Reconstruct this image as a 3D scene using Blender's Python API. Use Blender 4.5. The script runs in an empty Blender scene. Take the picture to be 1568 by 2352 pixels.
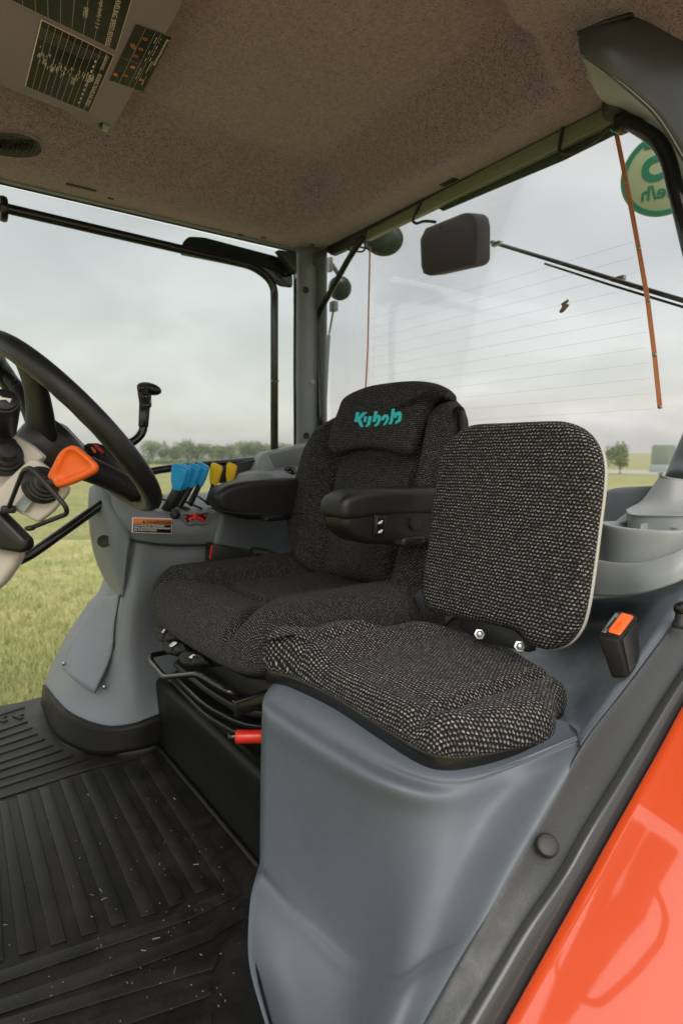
import bpy, bmesh, math, random
from mathutils import Vector, Matrix, noise
random.seed(7)
S = bpy.context.scene
COL = S.collection
R = math.radians

# ------------------------------------------------------------------ camera
FPX, YAW, PIT, EYE = 1370.0, R(35.7), R(5.25), Vector((0, 0, .75))
cf = Vector((math.sin(YAW)*math.cos(PIT), math.cos(YAW)*math.cos(PIT), -math.sin(PIT)))
cr = Vector((math.cos(YAW), -math.sin(YAW), 0))
cu = cr.cross(cf)
cam = bpy.data.objects.new('camera', bpy.data.cameras.new('camera'))
COL.objects.link(cam)
cam.data.sensor_fit = 'VERTICAL'; cam.data.sensor_height = 36; cam.data.lens = FPX/2352*36
cam.data.clip_start = .01; cam.data.clip_end = 6000
M = Matrix((cr, cu, -cf)).transposed().to_4x4(); M.translation = EYE
cam.matrix_world = M
S.camera = cam
cam.data.dof.use_dof = True; cam.data.dof.focus_distance = 1.1; cam.data.dof.aperture_fstop = 4.5

# ------------------------------------------------------------------ world, sun, exposure
W = bpy.data.worlds.new('World'); S.world = W; W.use_nodes = True
nt = W.node_tree; nt.nodes.clear()
def wn(t, **k):
    n = nt.nodes.new(t)
    for a, b in k.items(): setattr(n, a, b)
    return n
out = wn('ShaderNodeOutputWorld'); bg = wn('ShaderNodeBackground'); bg2 = wn('ShaderNodeBackground'); add = wn('ShaderNodeAddShader')
sky = wn('ShaderNodeTexSky', sky_type='NISHITA', sun_disc=False)
sky.sun_elevation = R(48); sky.sun_rotation = R(200); sky.dust_density = 4; sky.air_density = 1.5
nt.links.new(sky.outputs[0], bg2.inputs[0]); bg2.inputs[1].default_value = .05
tc = wn('ShaderNodeTexCoord'); sep = wn('ShaderNodeSeparateXYZ'); nt.links.new(tc.outputs['Generated'], sep.inputs[0])
def wm(op, a, b):
    n = wn('ShaderNodeMath', operation=op)
    for i, v in enumerate((a, b)):
        if isinstance(v, (int, float)): n.inputs[i].default_value = v
        else: nt.links.new(v, n.inputs[i])
    return n.outputs[0]
zz = wm('ADD', wm('MAXIMUM', sep.outputs[2], 0), .34)
cmb = wn('ShaderNodeCombineXYZ')
nt.links.new(wm('DIVIDE', sep.outputs[0], zz), cmb.inputs[0]); nt.links.new(wm('DIVIDE', sep.outputs[1], zz), cmb.inputs[1])
nz = wn('ShaderNodeTexNoise'); nz.inputs['Scale'].default_value = 2.2; nz.inputs['Detail'].default_value = 5; nz.inputs['Roughness'].default_value = .5
nz.inputs['Distortion'].default_value = .5
nt.links.new(cmb.outputs[0], nz.inputs['Vector'])
rp = wn('ShaderNodeValToRGB'); e = rp.color_ramp.elements
e[0].position = .34; e[0].color = (.65, .635, .61, 1); e[1].position = .68; e[1].color = (.88, .865, .84, 1)
el = rp.color_ramp.elements.new(.5); el.color = (.74, .725, .70, 1)
nt.links.new(nz.outputs[0], rp.inputs[0]); tr_ = wn('ShaderNodeValToRGB'); te = tr_.color_ramp.elements
te[0].position = 0; te[0].color = (1, .985, 1.0, 1); te[1].position = .4; te[1].color = (1, .955, .875, 1)
nt.links.new(sep.outputs[2], tr_.inputs[0])
mu = wn('ShaderNodeMix', data_type='RGBA', blend_type='MULTIPLY'); mu.inputs[0].default_value = 1
nt.links.new(rp.outputs[0], mu.inputs[6]); nt.links.new(tr_.outputs[0], mu.inputs[7]); nt.links.new(mu.outputs[2], bg.inputs[0])
zr = wn('ShaderNodeMapRange', interpolation_type='SMOOTHSTEP'); nt.links.new(sep.outputs[2], zr.inputs[0])   # an overcast sky is brightest overhead
for i_, v_ in ((1, .45), (2, .95), (3, .66), (4, 1.55)): zr.inputs[i_].default_value = v_
zl = wn('ShaderNodeMapRange', interpolation_type='SMOOTHSTEP'); nt.links.new(sep.outputs[2], zl.inputs[0])
for i_, v_ in ((1, 0), (2, .32), (3, 1.13), (4, .97)): zl.inputs[i_].default_value = v_
nt.links.new(wm('MULTIPLY', zr.outputs[0], zl.outputs[0]), bg.inputs[1])
nt.links.new(bg.outputs[0], add.inputs[0]); nt.links.new(bg2.outputs[0], add.inputs[1]); nt.links.new(add.outputs[0], out.inputs[0])
sun = bpy.data.objects.new('sun', bpy.data.lights.new('sun', 'SUN')); COL.objects.link(sun)
sun.data.energy = .9; sun.data.angle = R(35); sun.data.color = (1, .97, .92)
sd = Vector((-.45, -.62, .75)).normalized()
sun.rotation_euler = sd.to_track_quat('Z', 'Y').to_euler()
S.view_settings.view_transform = 'Standard'; S.view_settings.look = 'None'; S.view_settings.exposure = 0.5; S.view_settings.gamma = 1

# ------------------------------------------------------------------ helpers
def ray(px, py):
    return cf + cr*((px-784)/FPX) + cu*((1176-py)/FPX)
def P(px, py, x=None, y=None, z=None, d=None):
    q = ray(px, py)
    if x is not None: t = x/q.x
    elif y is not None: t = y/q.y
    elif z is not None: t = (z-EYE.z)/q.z
    else: t = d
    return EYE + q*t
def PN(px, py, o, n):
    q = ray(px, py); return EYE + q*((o-EYE).dot(n)/q.dot(n))
def V(*a): return Vector(a)
def thing(name, label, cat, group=None, loc=(0, 0, 0)):
    o = bpy.data.objects.new(name, None); COL.objects.link(o); o.location = loc; o.empty_display_size = .05
    o['label'] = label; o['category'] = cat
    if group: o['group'] = group
    return o
def tag(o, label=None, cat=None, group=None, kind=None):
    if label: o['label'] = label
    if cat: o['category'] = cat
    if group: o['group'] = group
    if kind: o['kind'] = kind
    return o
def mesh(name, vs, fs, mat, parent=None, smooth=True, uvs=None, label=None):
    me = bpy.data.meshes.new(name); me.from_pydata([tuple(v) for v in vs], [], fs)
    if uvs:
        ul = me.uv_layers.new(name='UVMap')
        for l in me.loops: ul.data[l.index].uv = uvs[l.vertex_index]
    me.validate(); me.update()
    if smooth: me.polygons.foreach_set('use_smooth', [True]*len(me.polygons))
    me.materials.append(mat)
    o = bpy.data.objects.new(name, me); COL.objects.link(o)
    if parent:
        o.parent = parent
        p, loc = parent, Vector((0, 0, 0))
        while p: loc = loc + p.location; p = p.parent
        o.location = -loc
        if parent.type == 'MESH': o.location = Vector((0, 0, 0))
    if label: o['label'] = label
    return o
def fixn(o):
    bm = bmesh.new(); bm.from_mesh(o.data); bmesh.ops.recalc_face_normals(bm, faces=bm.faces); bm.to_mesh(o.data); bm.free()
def bev(o, w, seg=3, ang=35):
    m = o.modifiers.new('bevel', 'BEVEL'); m.width = w; m.segments = seg; m.limit_method = 'ANGLE'; m.angle_limit = R(ang); m.harden_normals = False
    return o
def cat(pts, n, closed=False):
    r = []; N = len(pts)
    for i in range(N if closed else N-1):
        if closed: a, b, c, d = pts[i-1], pts[i], pts[(i+1) % N], pts[(i+2) % N]
        else:
            b, c = pts[i], pts[i+1]
            a = pts[i-1] if i > 0 else b*2-c
            d = pts[i+2] if i+2 < N else c*2-b
        for k in range(n):
            t = k/n
            r.append(((b*2)+(c-a)*t+(a*2-b*5+c*4-d)*t*t+(b*3-a-c*3+d)*t*t*t)*.5)
    if not closed: r.append(pts[-1].copy())
    return r
def fillet(pts, rad, seg=6):
    r = [pts[0]]
    for i in range(1, len(pts)-1):
        a, b, c = pts[i-1], pts[i], pts[i+1]
        rr = min(rad, (a-b).length*.48, (c-b).length*.48)
        p, q = b+(a-b).normalized()*rr, b+(c-b).normalized()*rr
        for k in range(seg+1):
            t = k/seg; r.append(p*(1-t)**2+b*2*t*(1-t)+q*t*t)
    r.append(pts[-1]); return r
def tube(name, pts, rad, mat, parent=None, n=12, closed=False, label=None, flat=1.0):
    vs = []; fs = []; N = len(pts)
    rads = rad if isinstance(rad, (list, tuple)) else [rad]*N
    up = None
    for i, p in enumerate(pts):
        if closed: t = pts[(i+1) % N]-pts[i-1]
        else: t = pts[min(i+1, N-1)]-pts[max(i-1, 0)]
        t.normalize()
        if up is None:
            up = Vector((0, 0, 1)) if abs(t.z) < .9 else Vector((1, 0, 0))
        up = (up-t*up.dot(t)).normalized(); sd_ = t.cross(up)
        for k in range(n):
            a = 2*math.pi*k/n; vs.append(p+up*(math.cos(a)*rads[i])+sd_*(math.sin(a)*rads[i]*flat))
    for i in range(N if closed else N-1):
        for k in range(n):
            j = (i+1) % N
            fs.append((i*n+k, i*n+(k+1) % n, j*n+(k+1) % n, j*n+k))
    if not closed:
        fs.append(tuple(range(n))[::-1]); fs.append(tuple((N-1)*n+k for k in range(n)))
    o = mesh(name, vs, fs, mat, parent, label=label); fixn(o); 
    if not closed: bev(o, min(rads[0], rads[-1])*.25, 2, 60)
    return o
def patch(name, rows, mat, parent=None, n=6, thick=.006, label=None, solid=True):
    rr = [cat(r, n) for r in rows]
    cols = [cat([r[i] for r in rr], n) for i in range(len(rr[0]))]
    nc, nr = len(cols), len(cols[0]); vs = [cols[i][j] for i in range(nc) for j in range(nr)]
    fs = [(i*nr+j, (i+1)*nr+j, (i+1)*nr+j+1, i*nr+j+1) for i in range(nc-1) for j in range(nr-1)]
    mid = vs[(nc//2)*nr+nr//2]; f = fs[len(fs)//2]
    nn = (vs[f[1]]-vs[f[0]]).cross(vs[f[2]]-vs[f[0]])
    if nn.dot(EYE-mid) < 0: fs = [q[::-1] for q in fs]
    us = [(i*.02, j*.02) for i in range(nc) for j in range(nr)]
    o = mesh(name, vs, fs, mat, parent, uvs=us, label=label)
    if solid:
        m = o.modifiers.new('solid', 'SOLIDIFY'); m.thickness = thick; m.offset = -1
    return o
def plate(name, pts, thick, mat, parent=None, bw=.002, seg=2, away=True, label=None, direction=None, smooth=True):
    n = Vector((0, 0, 0)); N = len(pts)
    for i in range(N):
        a, b = pts[i], pts[(i+1) % N]
        n += Vector(((a.y-b.y)*(a.z+b.z), (a.z-b.z)*(a.x+b.x), (a.x-b.x)*(a.y+b.y)))
    n.normalize()
    if n.dot(EYE-pts[0]) < 0: n = -n; pts = pts[::-1]
    d = direction if direction is not None else (-n*thick if away else n*thick)
    vs = list(pts)+[p+d for p in pts]
    fs = [tuple(range(N)), tuple(range(2*N-1, N-1, -1))]+[(i, i+N, (i+1) % N+N, (i+1) % N) for i in range(N)]
    o = mesh(name, vs, fs, mat, parent, smooth=smooth, label=label); fixn(o)
    if bw: bev(o, bw, seg)
    return o
def hexa(name, bot, top, mat, parent=None, bw=.003, seg=3, label=None):
    N = len(bot); vs = list(bot)+list(top)
    fs = [tuple(range(N)), tuple(range(2*N-1, N-1, -1))]+[(i, i+N, (i+1) % N+N, (i+1) % N) for i in range(N)]
    o = mesh(name, vs, fs, mat, parent, label=label); fixn(o)
    if bw: bev(o, bw, seg)
    return o
def box(name, c, sx, sy, sz, mat, parent=None, rot=None, bw=.003, seg=2, label=None):
    m = rot if rot is not None else Matrix.Identity(3)
    c = Vector(c)
    cs = [(-1, -1), (1, -1), (1, 1), (-1, 1)]
    b = [c+m@Vector((x*sx/2, y*sy/2, -sz/2)) for x, y in cs]; t = [c+m@Vector((x*sx/2, y*sy/2, sz/2)) for x, y in cs]
    return hexa(name, b, t, mat, parent, bw, seg, label)
def frame(ez, hint=(0, 0, 1)):
    ez = Vector(ez).normalized(); h = Vector(hint)
    if abs(ez.dot(h)) > .95: h = Vector((0, 1, 0))
    ex = h.cross(ez).normalized(); return ex, ez.cross(ex), ez
def lathe(name, prof, o, ez, mat, parent=None, n=32, label=None, ell=1.0, cap=True, sharp=True):
    ex, ey, ez = frame(ez); o = Vector(o); vs = []; fs = []
    for r_, h in prof:
        for k in range(n):
            a = 2*math.pi*k/n; vs.append(o+ex*(math.cos(a)*r_)+ey*(math.sin(a)*r_*ell)+ez*h)
    for i in range(len(prof)-1):
        for k in range(n): fs.append((i*n+k, i*n+(k+1) % n, (i+1)*n+(k+1) % n, (i+1)*n+k))
    if cap: fs.append(tuple(range(n))[::-1]); fs.append(tuple((len(prof)-1)*n+k for k in range(n)))
    ob = mesh(name, vs, fs, mat, parent, label=label); fixn(ob)
    if sharp: bev(ob, .0012, 2, 40)
    return ob
def sm(a, b, x):
    t = max(0., min(1., (x-a)/(b-a))); return t*t*(3-2*t)
def puff(name, outline, fr, thick, er, h, mat, parent=None, MM=200, K=40, label=None, er2=None):
    o, ex, ey, ez = fr
    dense = cat([Vector((a, b, 0)) for a, b in outline], 12, True)
    L = [0]
    for i in range(len(dense)): L.append(L[-1]+(dense[(i+1) % len(dense)]-dense[i]).length)
    pts = []; j = 0
    for k in range(MM):
        t = L[-1]*k/MM
        while L[j+1] < t: j += 1
        f = (t-L[j])/max(1e-9, L[j+1]-L[j]); pts.append(dense[j].lerp(dense[(j+1) % len(dense)], f))
    area = sum(pts[i-1].x*pts[i].y-pts[i].x*pts[i-1].y for i in range(MM))
    if area < 0: pts = pts[::-1]
    ns = []
    for i in range(MM):
        t = pts[(i+2) % MM]-pts[i-2]; ns.append(Vector((t.y, -t.x, 0)).normalized())
    c = sum(pts, Vector())/MM
    er2 = er2 or er*.6
    ins = [pts[i]-ns[i]*er for i in range(MM)]
    rings = []
    for k in range(1, K+1):
        f = k/K; rings.append([((c+(p-c)*f), h((c+(p-c)*f).x, (c+(p-c)*f).y), None) for p in ins])
    rings = [[(p, z, (p.x, p.y)) for p, z, _ in r_] for r_ in rings]
    for s_ in range(1, 8):
        a = s_/7*math.pi/2
        rings.append([(pts[i]-ns[i]*er*(1-math.sin(a)), h(ins[i].x, ins[i].y)*(math.cos(a)*.7+.3)-er*(1-math.cos(a)), tuple((ins[i]+ns[i]*er*a)[:2])) for i in range(MM)])
    base = er*math.pi/2
    for s_ in range(0, 4):
        a = s_/3*math.pi/2; e_ = er2*(1-math.cos(a)); z_ = -(thick-er2)-er2*math.sin(a)
        rings.append([(pts[i]-ns[i]*e_, z_, tuple((ins[i]+ns[i]*(base+(thick-er-er2)+er2*a))[:2])) for i in range(MM)])
    vs = [o+ex*c.x+ey*c.y+ez*h(c.x, c.y)]; uv = [(c.x, c.y)]
    for r_ in rings:
        for p, z, u_ in r_: vs.append(o+ex*p.x+ey*p.y+ez*z); uv.append(u_)
    fs = [(0, 1+i, 1+(i+1) % MM) for i in range(MM)]
    for k in range(len(rings)-1):
        a, b = 1+k*MM, 1+(k+1)*MM
        for i in range(MM): fs.append((a+i, b+i, b+(i+1) % MM, a+(i+1) % MM))
    vs.append(o+ex*c.x+ey*c.y-ez*thick); uv.append((c.x, c.y)); b = 1+(len(rings)-1)*MM
    for i in range(MM): fs.append((len(vs)-1, b+(i+1) % MM, b+i))
    return mesh(name, vs, fs, mat, parent, uvs=uv, label=label)
def text(name, body, size, o, ex, ey, mat, parent, ext=.0002, align='LEFT', label=None, bold=0.0, sx=1.0):
    cu_ = bpy.data.curves.new(name, 'FONT'); cu_.body = body; cu_.size = size; cu_.extrude = ext; cu_.align_x = align; cu_.offset = bold
    to = bpy.data.objects.new('tmp', cu_); COL.objects.link(to)
    dg = bpy.context.evaluated_depsgraph_get(); me = bpy.data.meshes.new_from_object(to.evaluated_get(dg))
    bpy.data.objects.remove(to); ez = ex.cross(ey)
    vs = [o+ex*v.co.x*sx+ey*v.co.y+ez*v.co.z for v in me.vertices]; fs = [tuple(p.vertices) for p in me.polygons]
    return mesh(name, vs, fs, mat, parent, smooth=False, label=label)
def merged(name, objs, parent=None, label=None):
    """joins finished pieces of ONE part into one mesh"""
    vs = []; fs = []; mi = []; mats = []
    for o in objs:
        b = len(vs); vs += [v.co.copy() for v in o.data.vertices]
        m = o.data.materials[0]
        if m not in mats: mats.append(m)
        for p in o.data.polygons: fs.append(tuple(b+i for i in p.vertices)); mi.append(mats.index(m))
        sm_ = o.data.polygons[0].use_smooth
        bpy.data.objects.remove(o)
    o = mesh(name, vs, fs, mats[0], parent, smooth=sm_, label=label)
    for m in mats[1:]: o.data.materials.append(m)
    for p, i in zip(o.data.polygons, mi): p.material_index = i
    return o

# ------------------------------------------------------------------ materials
def newmat(name):
    m = bpy.data.materials.new(name); m.use_nodes = True; t = m.node_tree; b = t.nodes['Principled BSDF']; return m, t, b
def lk(t, a, b): t.links.new(a, b)
def nd(t, ty, **k):
    n = t.nodes.new(ty)
    for a, b in k.items(): setattr(n, a, b)
    return n
def mth(t, op, a, b=None, c=None):
    n = nd(t, 'ShaderNodeMath', operation=op)
    for i, v in enumerate((a, b, c)):
        if v is None: continue
        if isinstance(v, (int, float)): n.inputs[i].default_value = v
        else: lk(t, v, n.inputs[i])
    return n.outputs[0]
def mixc(t, f, a, b):
    n = nd(t, 'ShaderNodeMix', data_type='RGBA')
    for i, v in ((0, f), (6, a), (7, b)):
        if isinstance(v, (int, float)): n.inputs[i].default_value = v
        elif isinstance(v, tuple): n.inputs[i].default_value = (*v, 1)
        else: lk(t, v, n.inputs[i])
    return n.outputs[2]
def noi(t, scale, detail=4, rough=.55, dist=0, vec=None):
    n = nd(t, 'ShaderNodeTexNoise'); n.inputs['Scale'].default_value = scale; n.inputs['Detail'].default_value = detail
    n.inputs['Roughness'].default_value = rough; n.inputs['Distortion'].default_value = dist
    if vec is None: vec = nd(t, 'ShaderNodeTexCoord').outputs['Object']
    lk(t, vec, n.inputs['Vector']); return n.outputs[0]
def ramp(t, f, stops):
    n = nd(t, 'ShaderNodeValToRGB'); e = n.color_ramp.elements
    e[0].position, e[0].color = stops[0][0], (*stops[0][1], 1); e[1].position, e[1].color = stops[-1][0], (*stops[-1][1], 1)
    for p, c in stops[1:-1]: q = e.new(p); q.color = (*c, 1)
    lk(t, f, n.inputs[0]); return n.outputs[0]
def bump(t, b, h, dist, strength=1.0):
    n = nd(t, 'ShaderNodeBump'); n.inputs['Distance'].default_value = dist; n.inputs['Strength'].default_value = strength
    lk(t, h, n.inputs['Height']); lk(t, n.outputs[0], b.inputs['Normal'])
def plastic(name, c, rough=.45, grain=0, gs=1400, spec=.5, var=.12, coat=0, metal=0, smudge=.0):
    m, t, b = newmat(name)
    n = noi(t, 6, 3)
    base = mixc(t, n, tuple(x*(1-var) for x in c), tuple(x*(1+var) for x in c))
    if smudge:
        mpn = nd(t, 'ShaderNodeMapping'); mpn.inputs['Scale'].default_value = (1, 1, .35); mpn.inputs['Rotation'].default_value = (.5, .3, 0); lk(t, nd(t, 'ShaderNodeTexCoord').outputs['Object'], mpn.inputs[0])
        sc1 = ramp(t, noi(t, 42, 8, .82, 1.2, mpn.outputs[0]), [(.60, (0, 0, 0)), (.72, (1, 1, 1))]); sc2 = ramp(t, noi(t, 5, 3), [(.42, (0, 0, 0)), (.7, (1, 1, 1))])
        base = mixc(t, mth(t, 'MULTIPLY', mth(t, 'MULTIPLY', sc1, sc2), .22), base, tuple(min(1, x*1.9+.02) for x in c))
        spk = ramp(t, noi(t, 240, 2, .6), [(.72, (0, 0, 0)), (.76, (1, 1, 1))]); base = mixc(t, mth(t, 'MULTIPLY', spk, .25), base, (.3, .28, .25))
    lk(t, base, b.inputs['Base Color'])
    f = noi(t, 35, 5, .65, .3)
    lk(t, mth(t, 'ADD', mth(t, 'MULTIPLY', mth(t, 'SUBTRACT', f, .5), .25+smudge), rough), b.inputs['Roughness'])
    b.inputs['Specular IOR Level'].default_value = spec; b.inputs['Coat Weight'].default_value = coat; b.inputs['Metallic'].default_value = metal
    if grain: bump(t, b, noi(t, gs, 2, .6), grain, 1)
    return m
GREY = plastic('grey_plastic', (.18, .20, .222), .44, .0004, 900)
GREYL = plastic('light_grey_plastic', (.30, .325, .335), .38, .0003, 900)
BLUE_GREY = plastic('blue_grey_plastic', (.125, .149, .178), .50, .0004, 800, smudge=.15)
TRIM = plastic('dark_trim_plastic', (.040, .042, .042), .4, .0002)
BLACK = plastic('black_plastic', (.013, .013, .013), .42, .0003, 700)
BLACKG = plastic('black_gloss_paint', (.008, .008, .008), .17, 0, spec=.6, smudge=.1)
SATIN = plastic('satin_black', (.0095, .0093, .0093), .40, .0001, 300)
LEATHER = plastic('armrest_vinyl', (.0085, .0083, .0082), .42, .0006, 420)
WHEELM = plastic('wheel_rubber', (.014, .0143, .0145), .40, .0003, 1100)
SEAL = plastic('seal_rubber', (.040, .045, .049), .42, .0005, 500, smudge=.4)
BEAD = plastic('gloss_trim', (.045, .048, .05), .12, 0)
CREAM = plastic('cream_plastic', (.58, .53, .47), .45, .0002)
ORANGE_P = plastic('orange_plastic', (.86, .14, .012), .38, 0)
RED_P = plastic('red_plastic', (.70, .03, .015), .3, 0)
BLUE_P = plastic('blue_plastic', (.012, .40, .88), .32, 0, var=.05)
YEL_P = plastic('yellow_plastic', (.95, .62, .01), .34, 0, var=.05)
WHITE = plastic('white_print', (.88, .87, .84), .5, 0, var=.03)
DARKP = plastic('decal_black', (.006, .006, .006), .6, 0)
CREAML = plastic('decal_cream', (.80, .64, .62), .45, 0)
METAL = plastic('zinc_metal', (.34, .35, .34), .3, 0, metal=1)
SHELL = plastic('white_shell', (.50, .50, .45), .4, 0, var=.03)
TEAL = plastic('teal_thread', (.04, .74, .80), .6, .0004, 900)
COPPER = plastic('copper_strip', (.62, .24, .10), .35, 0, metal=.35)
GREENR = plastic('green_rail', (.17, .185, .125), .3, 0)
GREEND = plastic('dark_glass_edge', (.035, .05, .038), .18, .0002, 60)
SMOKE = plastic('smoked_plate', (.006, .014, .009), .08, 0)
WARN_O = plastic('label_orange', (.90, .24, .07), .45, 0)
SIGNG = plastic('sign_green', (.04, .34, .22), .45, 0)
SIGNB = plastic('sign_pale_green', (.62, .74, .48), .5, 0)
LENS = plastic('lamp_shell', (.05, .06, .057), .22, 0)
VISOR = plastic('panel_board', (.25, .185, .26), .5, .0002, 700)

def mat_headliner():
    m, t, b = newmat('headliner_felt')
    a = noi(t, 300, 4, .75, .6); c = noi(t, 22, 4, .6, .8); d = noi(t, 90, 3)
    col = mixc(t, ramp(t, a, [(.38, (0, 0, 0)), (.64, (1, 1, 1))]), (.045, .030, .045), (.50, .365, .53))
    col = mixc(t, mth(t, 'MULTIPLY', ramp(t, c, [(.4, (0, 0, 0)), (.66, (1, 1, 1))]), .45), col, (.16, .11, .15))
    col = mixc(t, mth(t, 'MULTIPLY', ramp(t, d, [(.42, (0, 0, 0)), (.62, (1, 1, 1))]), .45), col, (.38, .28, .38))
    lk(t, col, b.inputs['Base Color']); b.inputs['Roughness'].default_value = .95; b.inputs['Sheen Weight'].default_value = 1.0; b.inputs['Sheen Roughness'].default_value = .32; b.inputs['Sheen Tint'].default_value = (.95, .80, .84, 1)
    bump(t, b, a, .004, 1.0); return m
def mat_fabric(name, p, dens=.26, light=.34, q=None):
    m, t, b = newmat(name); q = q or p*.85
    uv = nd(t, 'ShaderNodeTexCoord').outputs['UV']
    mp = nd(t, 'ShaderNodeVectorMath', operation='SCALE'); lk(t, uv, mp.inputs[0]); mp.inputs['Scale'].default_value = 1/p
    nn = nd(t, 'ShaderNodeTexNoise'); nn.inputs['Scale'].default_value = .45; nn.inputs['Detail'].default_value = 3; lk(t, mp.outputs[0], nn.inputs['Vector'])
    dv = nd(t, 'ShaderNodeVectorMath', operation='SCALE'); lk(t, nn.outputs['Color'], dv.inputs[0]); dv.inputs['Scale'].default_value = .8
    av = nd(t, 'ShaderNodeVectorMath', operation='ADD'); lk(t, mp.outputs[0], av.inputs[0]); lk(t, dv.outputs[0], av.inputs[1])
    sp = nd(t, 'ShaderNodeSeparateXYZ'); lk(t, av.outputs[0], sp.inputs[0])
    u, v = sp.outputs[0], mth(t, 'MULTIPLY', sp.outputs[1], p/q)
    row = mth(t, 'FLOOR', v)
    u2 = mth(t, 'ADD', u, mth(t, 'MULTIPLY', row, .5))
    fu = mth(t, 'SUBTRACT', mth(t, 'FRACT', u2), .5); fv = mth(t, 'SUBTRACT', mth(t, 'FRACT', v), .5)
    cv = nd(t, 'ShaderNodeCombineXYZ'); lk(t, mth(t, 'FLOOR', u2), cv.inputs[0]); lk(t, row, cv.inputs[1])
    wn_ = nd(t, 'ShaderNodeTexWhiteNoise', noise_dimensions='2D'); lk(t, cv.outputs[0], wn_.inputs['Vector'])
    wv = wn_.outputs['Value']
    # hook shaped fleck: a bar and a dot at its end
    fine = nd(t, 'ShaderNodeTexNoise'); fine.inputs['Scale'].default_value = 3.2; fine.inputs['Detail'].default_value = 2; lk(t, mp.outputs[0], fine.inputs['Vector'])
    d1 = mth(t, 'SQRT', mth(t, 'ADD', mth(t, 'POWER', mth(t, 'MULTIPLY', fu, 1.0), 2), mth(t, 'POWER', mth(t, 'MULTIPLY', mth(t, 'ADD', fv, mth(t, 'MULTIPLY', fu, .5)), 2.0), 2)))
    d2 = mth(t, 'SQRT', mth(t, 'ADD', mth(t, 'POWER', mth(t, 'SUBTRACT', fu, .24), 2), mth(t, 'POWER', mth(t, 'ADD', fv, -.16), 2)))
    dd = mth(t, 'MINIMUM', d1, mth(t, 'ADD', d2, .08))
    dd = mth(t, 'ADD', dd, mth(t, 'MULTIPLY', mth(t, 'SUBTRACT', fine.outputs[0], .5), .6))
    f = nd(t, 'ShaderNodeMapRange', interpolation_type='SMOOTHSTEP'); lk(t, dd, f.inputs[0])
    f.inputs[1].default_value = dens+.1; f.inputs[2].default_value = dens-.06
    f = mth(t, 'MULTIPLY', f.outputs[0], mth(t, 'ADD', mth(t, 'MULTIPLY', wv, .75), .3))
    fz = nd(t, 'ShaderNodeTexNoise'); fz.inputs['Scale'].default_value = 7; fz.inputs['Detail'].default_value = 2; lk(t, mp.outputs[0], fz.inputs['Vector'])
    dark = mixc(t, fz.outputs[0], (.002, .002, .002), (.020, .0195, .019))
    lk(t, mixc(t, f, dark, (light, light*.965, light*.90)), b.inputs['Base Color'])
    b.inputs['Roughness'].default_value = .9; b.inputs['Sheen Weight'].default_value = .03; b.inputs['Specular IOR Level'].default_value = .2
    bump(t, b, mth(t, 'ADD', f, mth(t, 'MULTIPLY', fz.outputs[0], .4)), p*.35, .8)
    return m
def mat_mat():
    m, t, b = newmat('mat_rubber')
    a = noi(t, 14, 5, .65, .6); d = noi(t, 2.2, 3); c = noi(t, 260, 3, .7)
    sp = ramp(t, noi(t, 120, 4, .75, .5), [(.64, (0, 0, 0)), (.74, (1, 1, 1))])
    col = mixc(t, ramp(t, a, [(.42, (0, 0, 0)), (.72, (1, 1, 1))]), (.005, .005, .0048), (.017, .016, .014))
    col = mixc(t, mth(t, 'MULTIPLY', mth(t, 'MULTIPLY', sp, d), .5), col, (.13, .11, .08))
    lk(t, col, b.inputs['Base Color'])
    lk(t, mth(t, 'ADD', mth(t, 'MULTIPLY', a, .35), .34), b.inputs['Roughness']); b.inputs['Specular IOR Level'].default_value = .28
    bump(t, b, c, .0012, .7); return m
def mat_paint():
    m, t, b = newmat('orange_paint')
    n = noi(t, 3, 3); lk(t, mixc(t, n, (.62, .062, .010), (.66, .072, .013)), b.inputs['Base Color'])
    b.inputs['Roughness'].default_value = .28; b.inputs['Coat Weight'].default_value = 1; b.inputs['Coat Roughness'].default_value = .03; b.inputs['Coat IOR'].default_value = 1.64
    bump(t, b, noi(t, 9, 2), .004, .25)
    return m
def mat_glass(name, tint, gl=.03):
    m, t, b = newmat(name); t.nodes.remove(b)
    o = t.nodes['Material Output']; tr = nd(t, 'ShaderNodeBsdfTransparent'); g = nd(t, 'ShaderNodeBsdfGlossy'); mx = nd(t, 'ShaderNodeMixShader')
    tr.inputs[0].default_value = (*tint, 1); g.inputs['Roughness'].default_value = gl
    fr_ = nd(t, 'ShaderNodeFresnel'); fr_.inputs[0].default_value = 1.45
    dirt = ramp(t, noi(t, 3, 5, .6, 1.0), [(.45, (0, 0, 0)), (.85, (1, 1, 1))])
    lk(t, mth(t, 'ADD', mth(t, 'MULTIPLY', fr_.outputs[0], .22), mth(t, 'MULTIPLY', dirt, .008)), mx.inputs[0]); lk(t, tr.outputs[0], mx.inputs[1]); lk(t, g.outputs[0], mx.inputs[2]); lk(t, mx.outputs[0], o.inputs[0])
    return m
def mat_grass():
    m, t, b = newmat('grass_field')
    a = noi(t, .35, 6, .62, .4); c = noi(t, 1.7, 6, .72, .7); d = noi(t, 26, 4, .7)
    col = mixc(t, ramp(t, a, [(.35, (0, 0, 0)), (.65, (1, 1, 1))]), (.23, .27, .095), (.42, .40, .18))
    col = mixc(t, ramp(t, c, [(.45, (0, 0, 0)), (.62, (1, 1, 1))]), col, (.50, .42, .26))
    col = mixc(t, mth(t, 'MULTIPLY', d, .55), col, (.17, .22, .06))
    lk(t, col, b.inputs['Base Color']); b.inputs['Roughness'].default_value = 1; b.inputs['Specular IOR Level'].default_value = .1
    bump(t, b, d, .03, .6); return m
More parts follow.
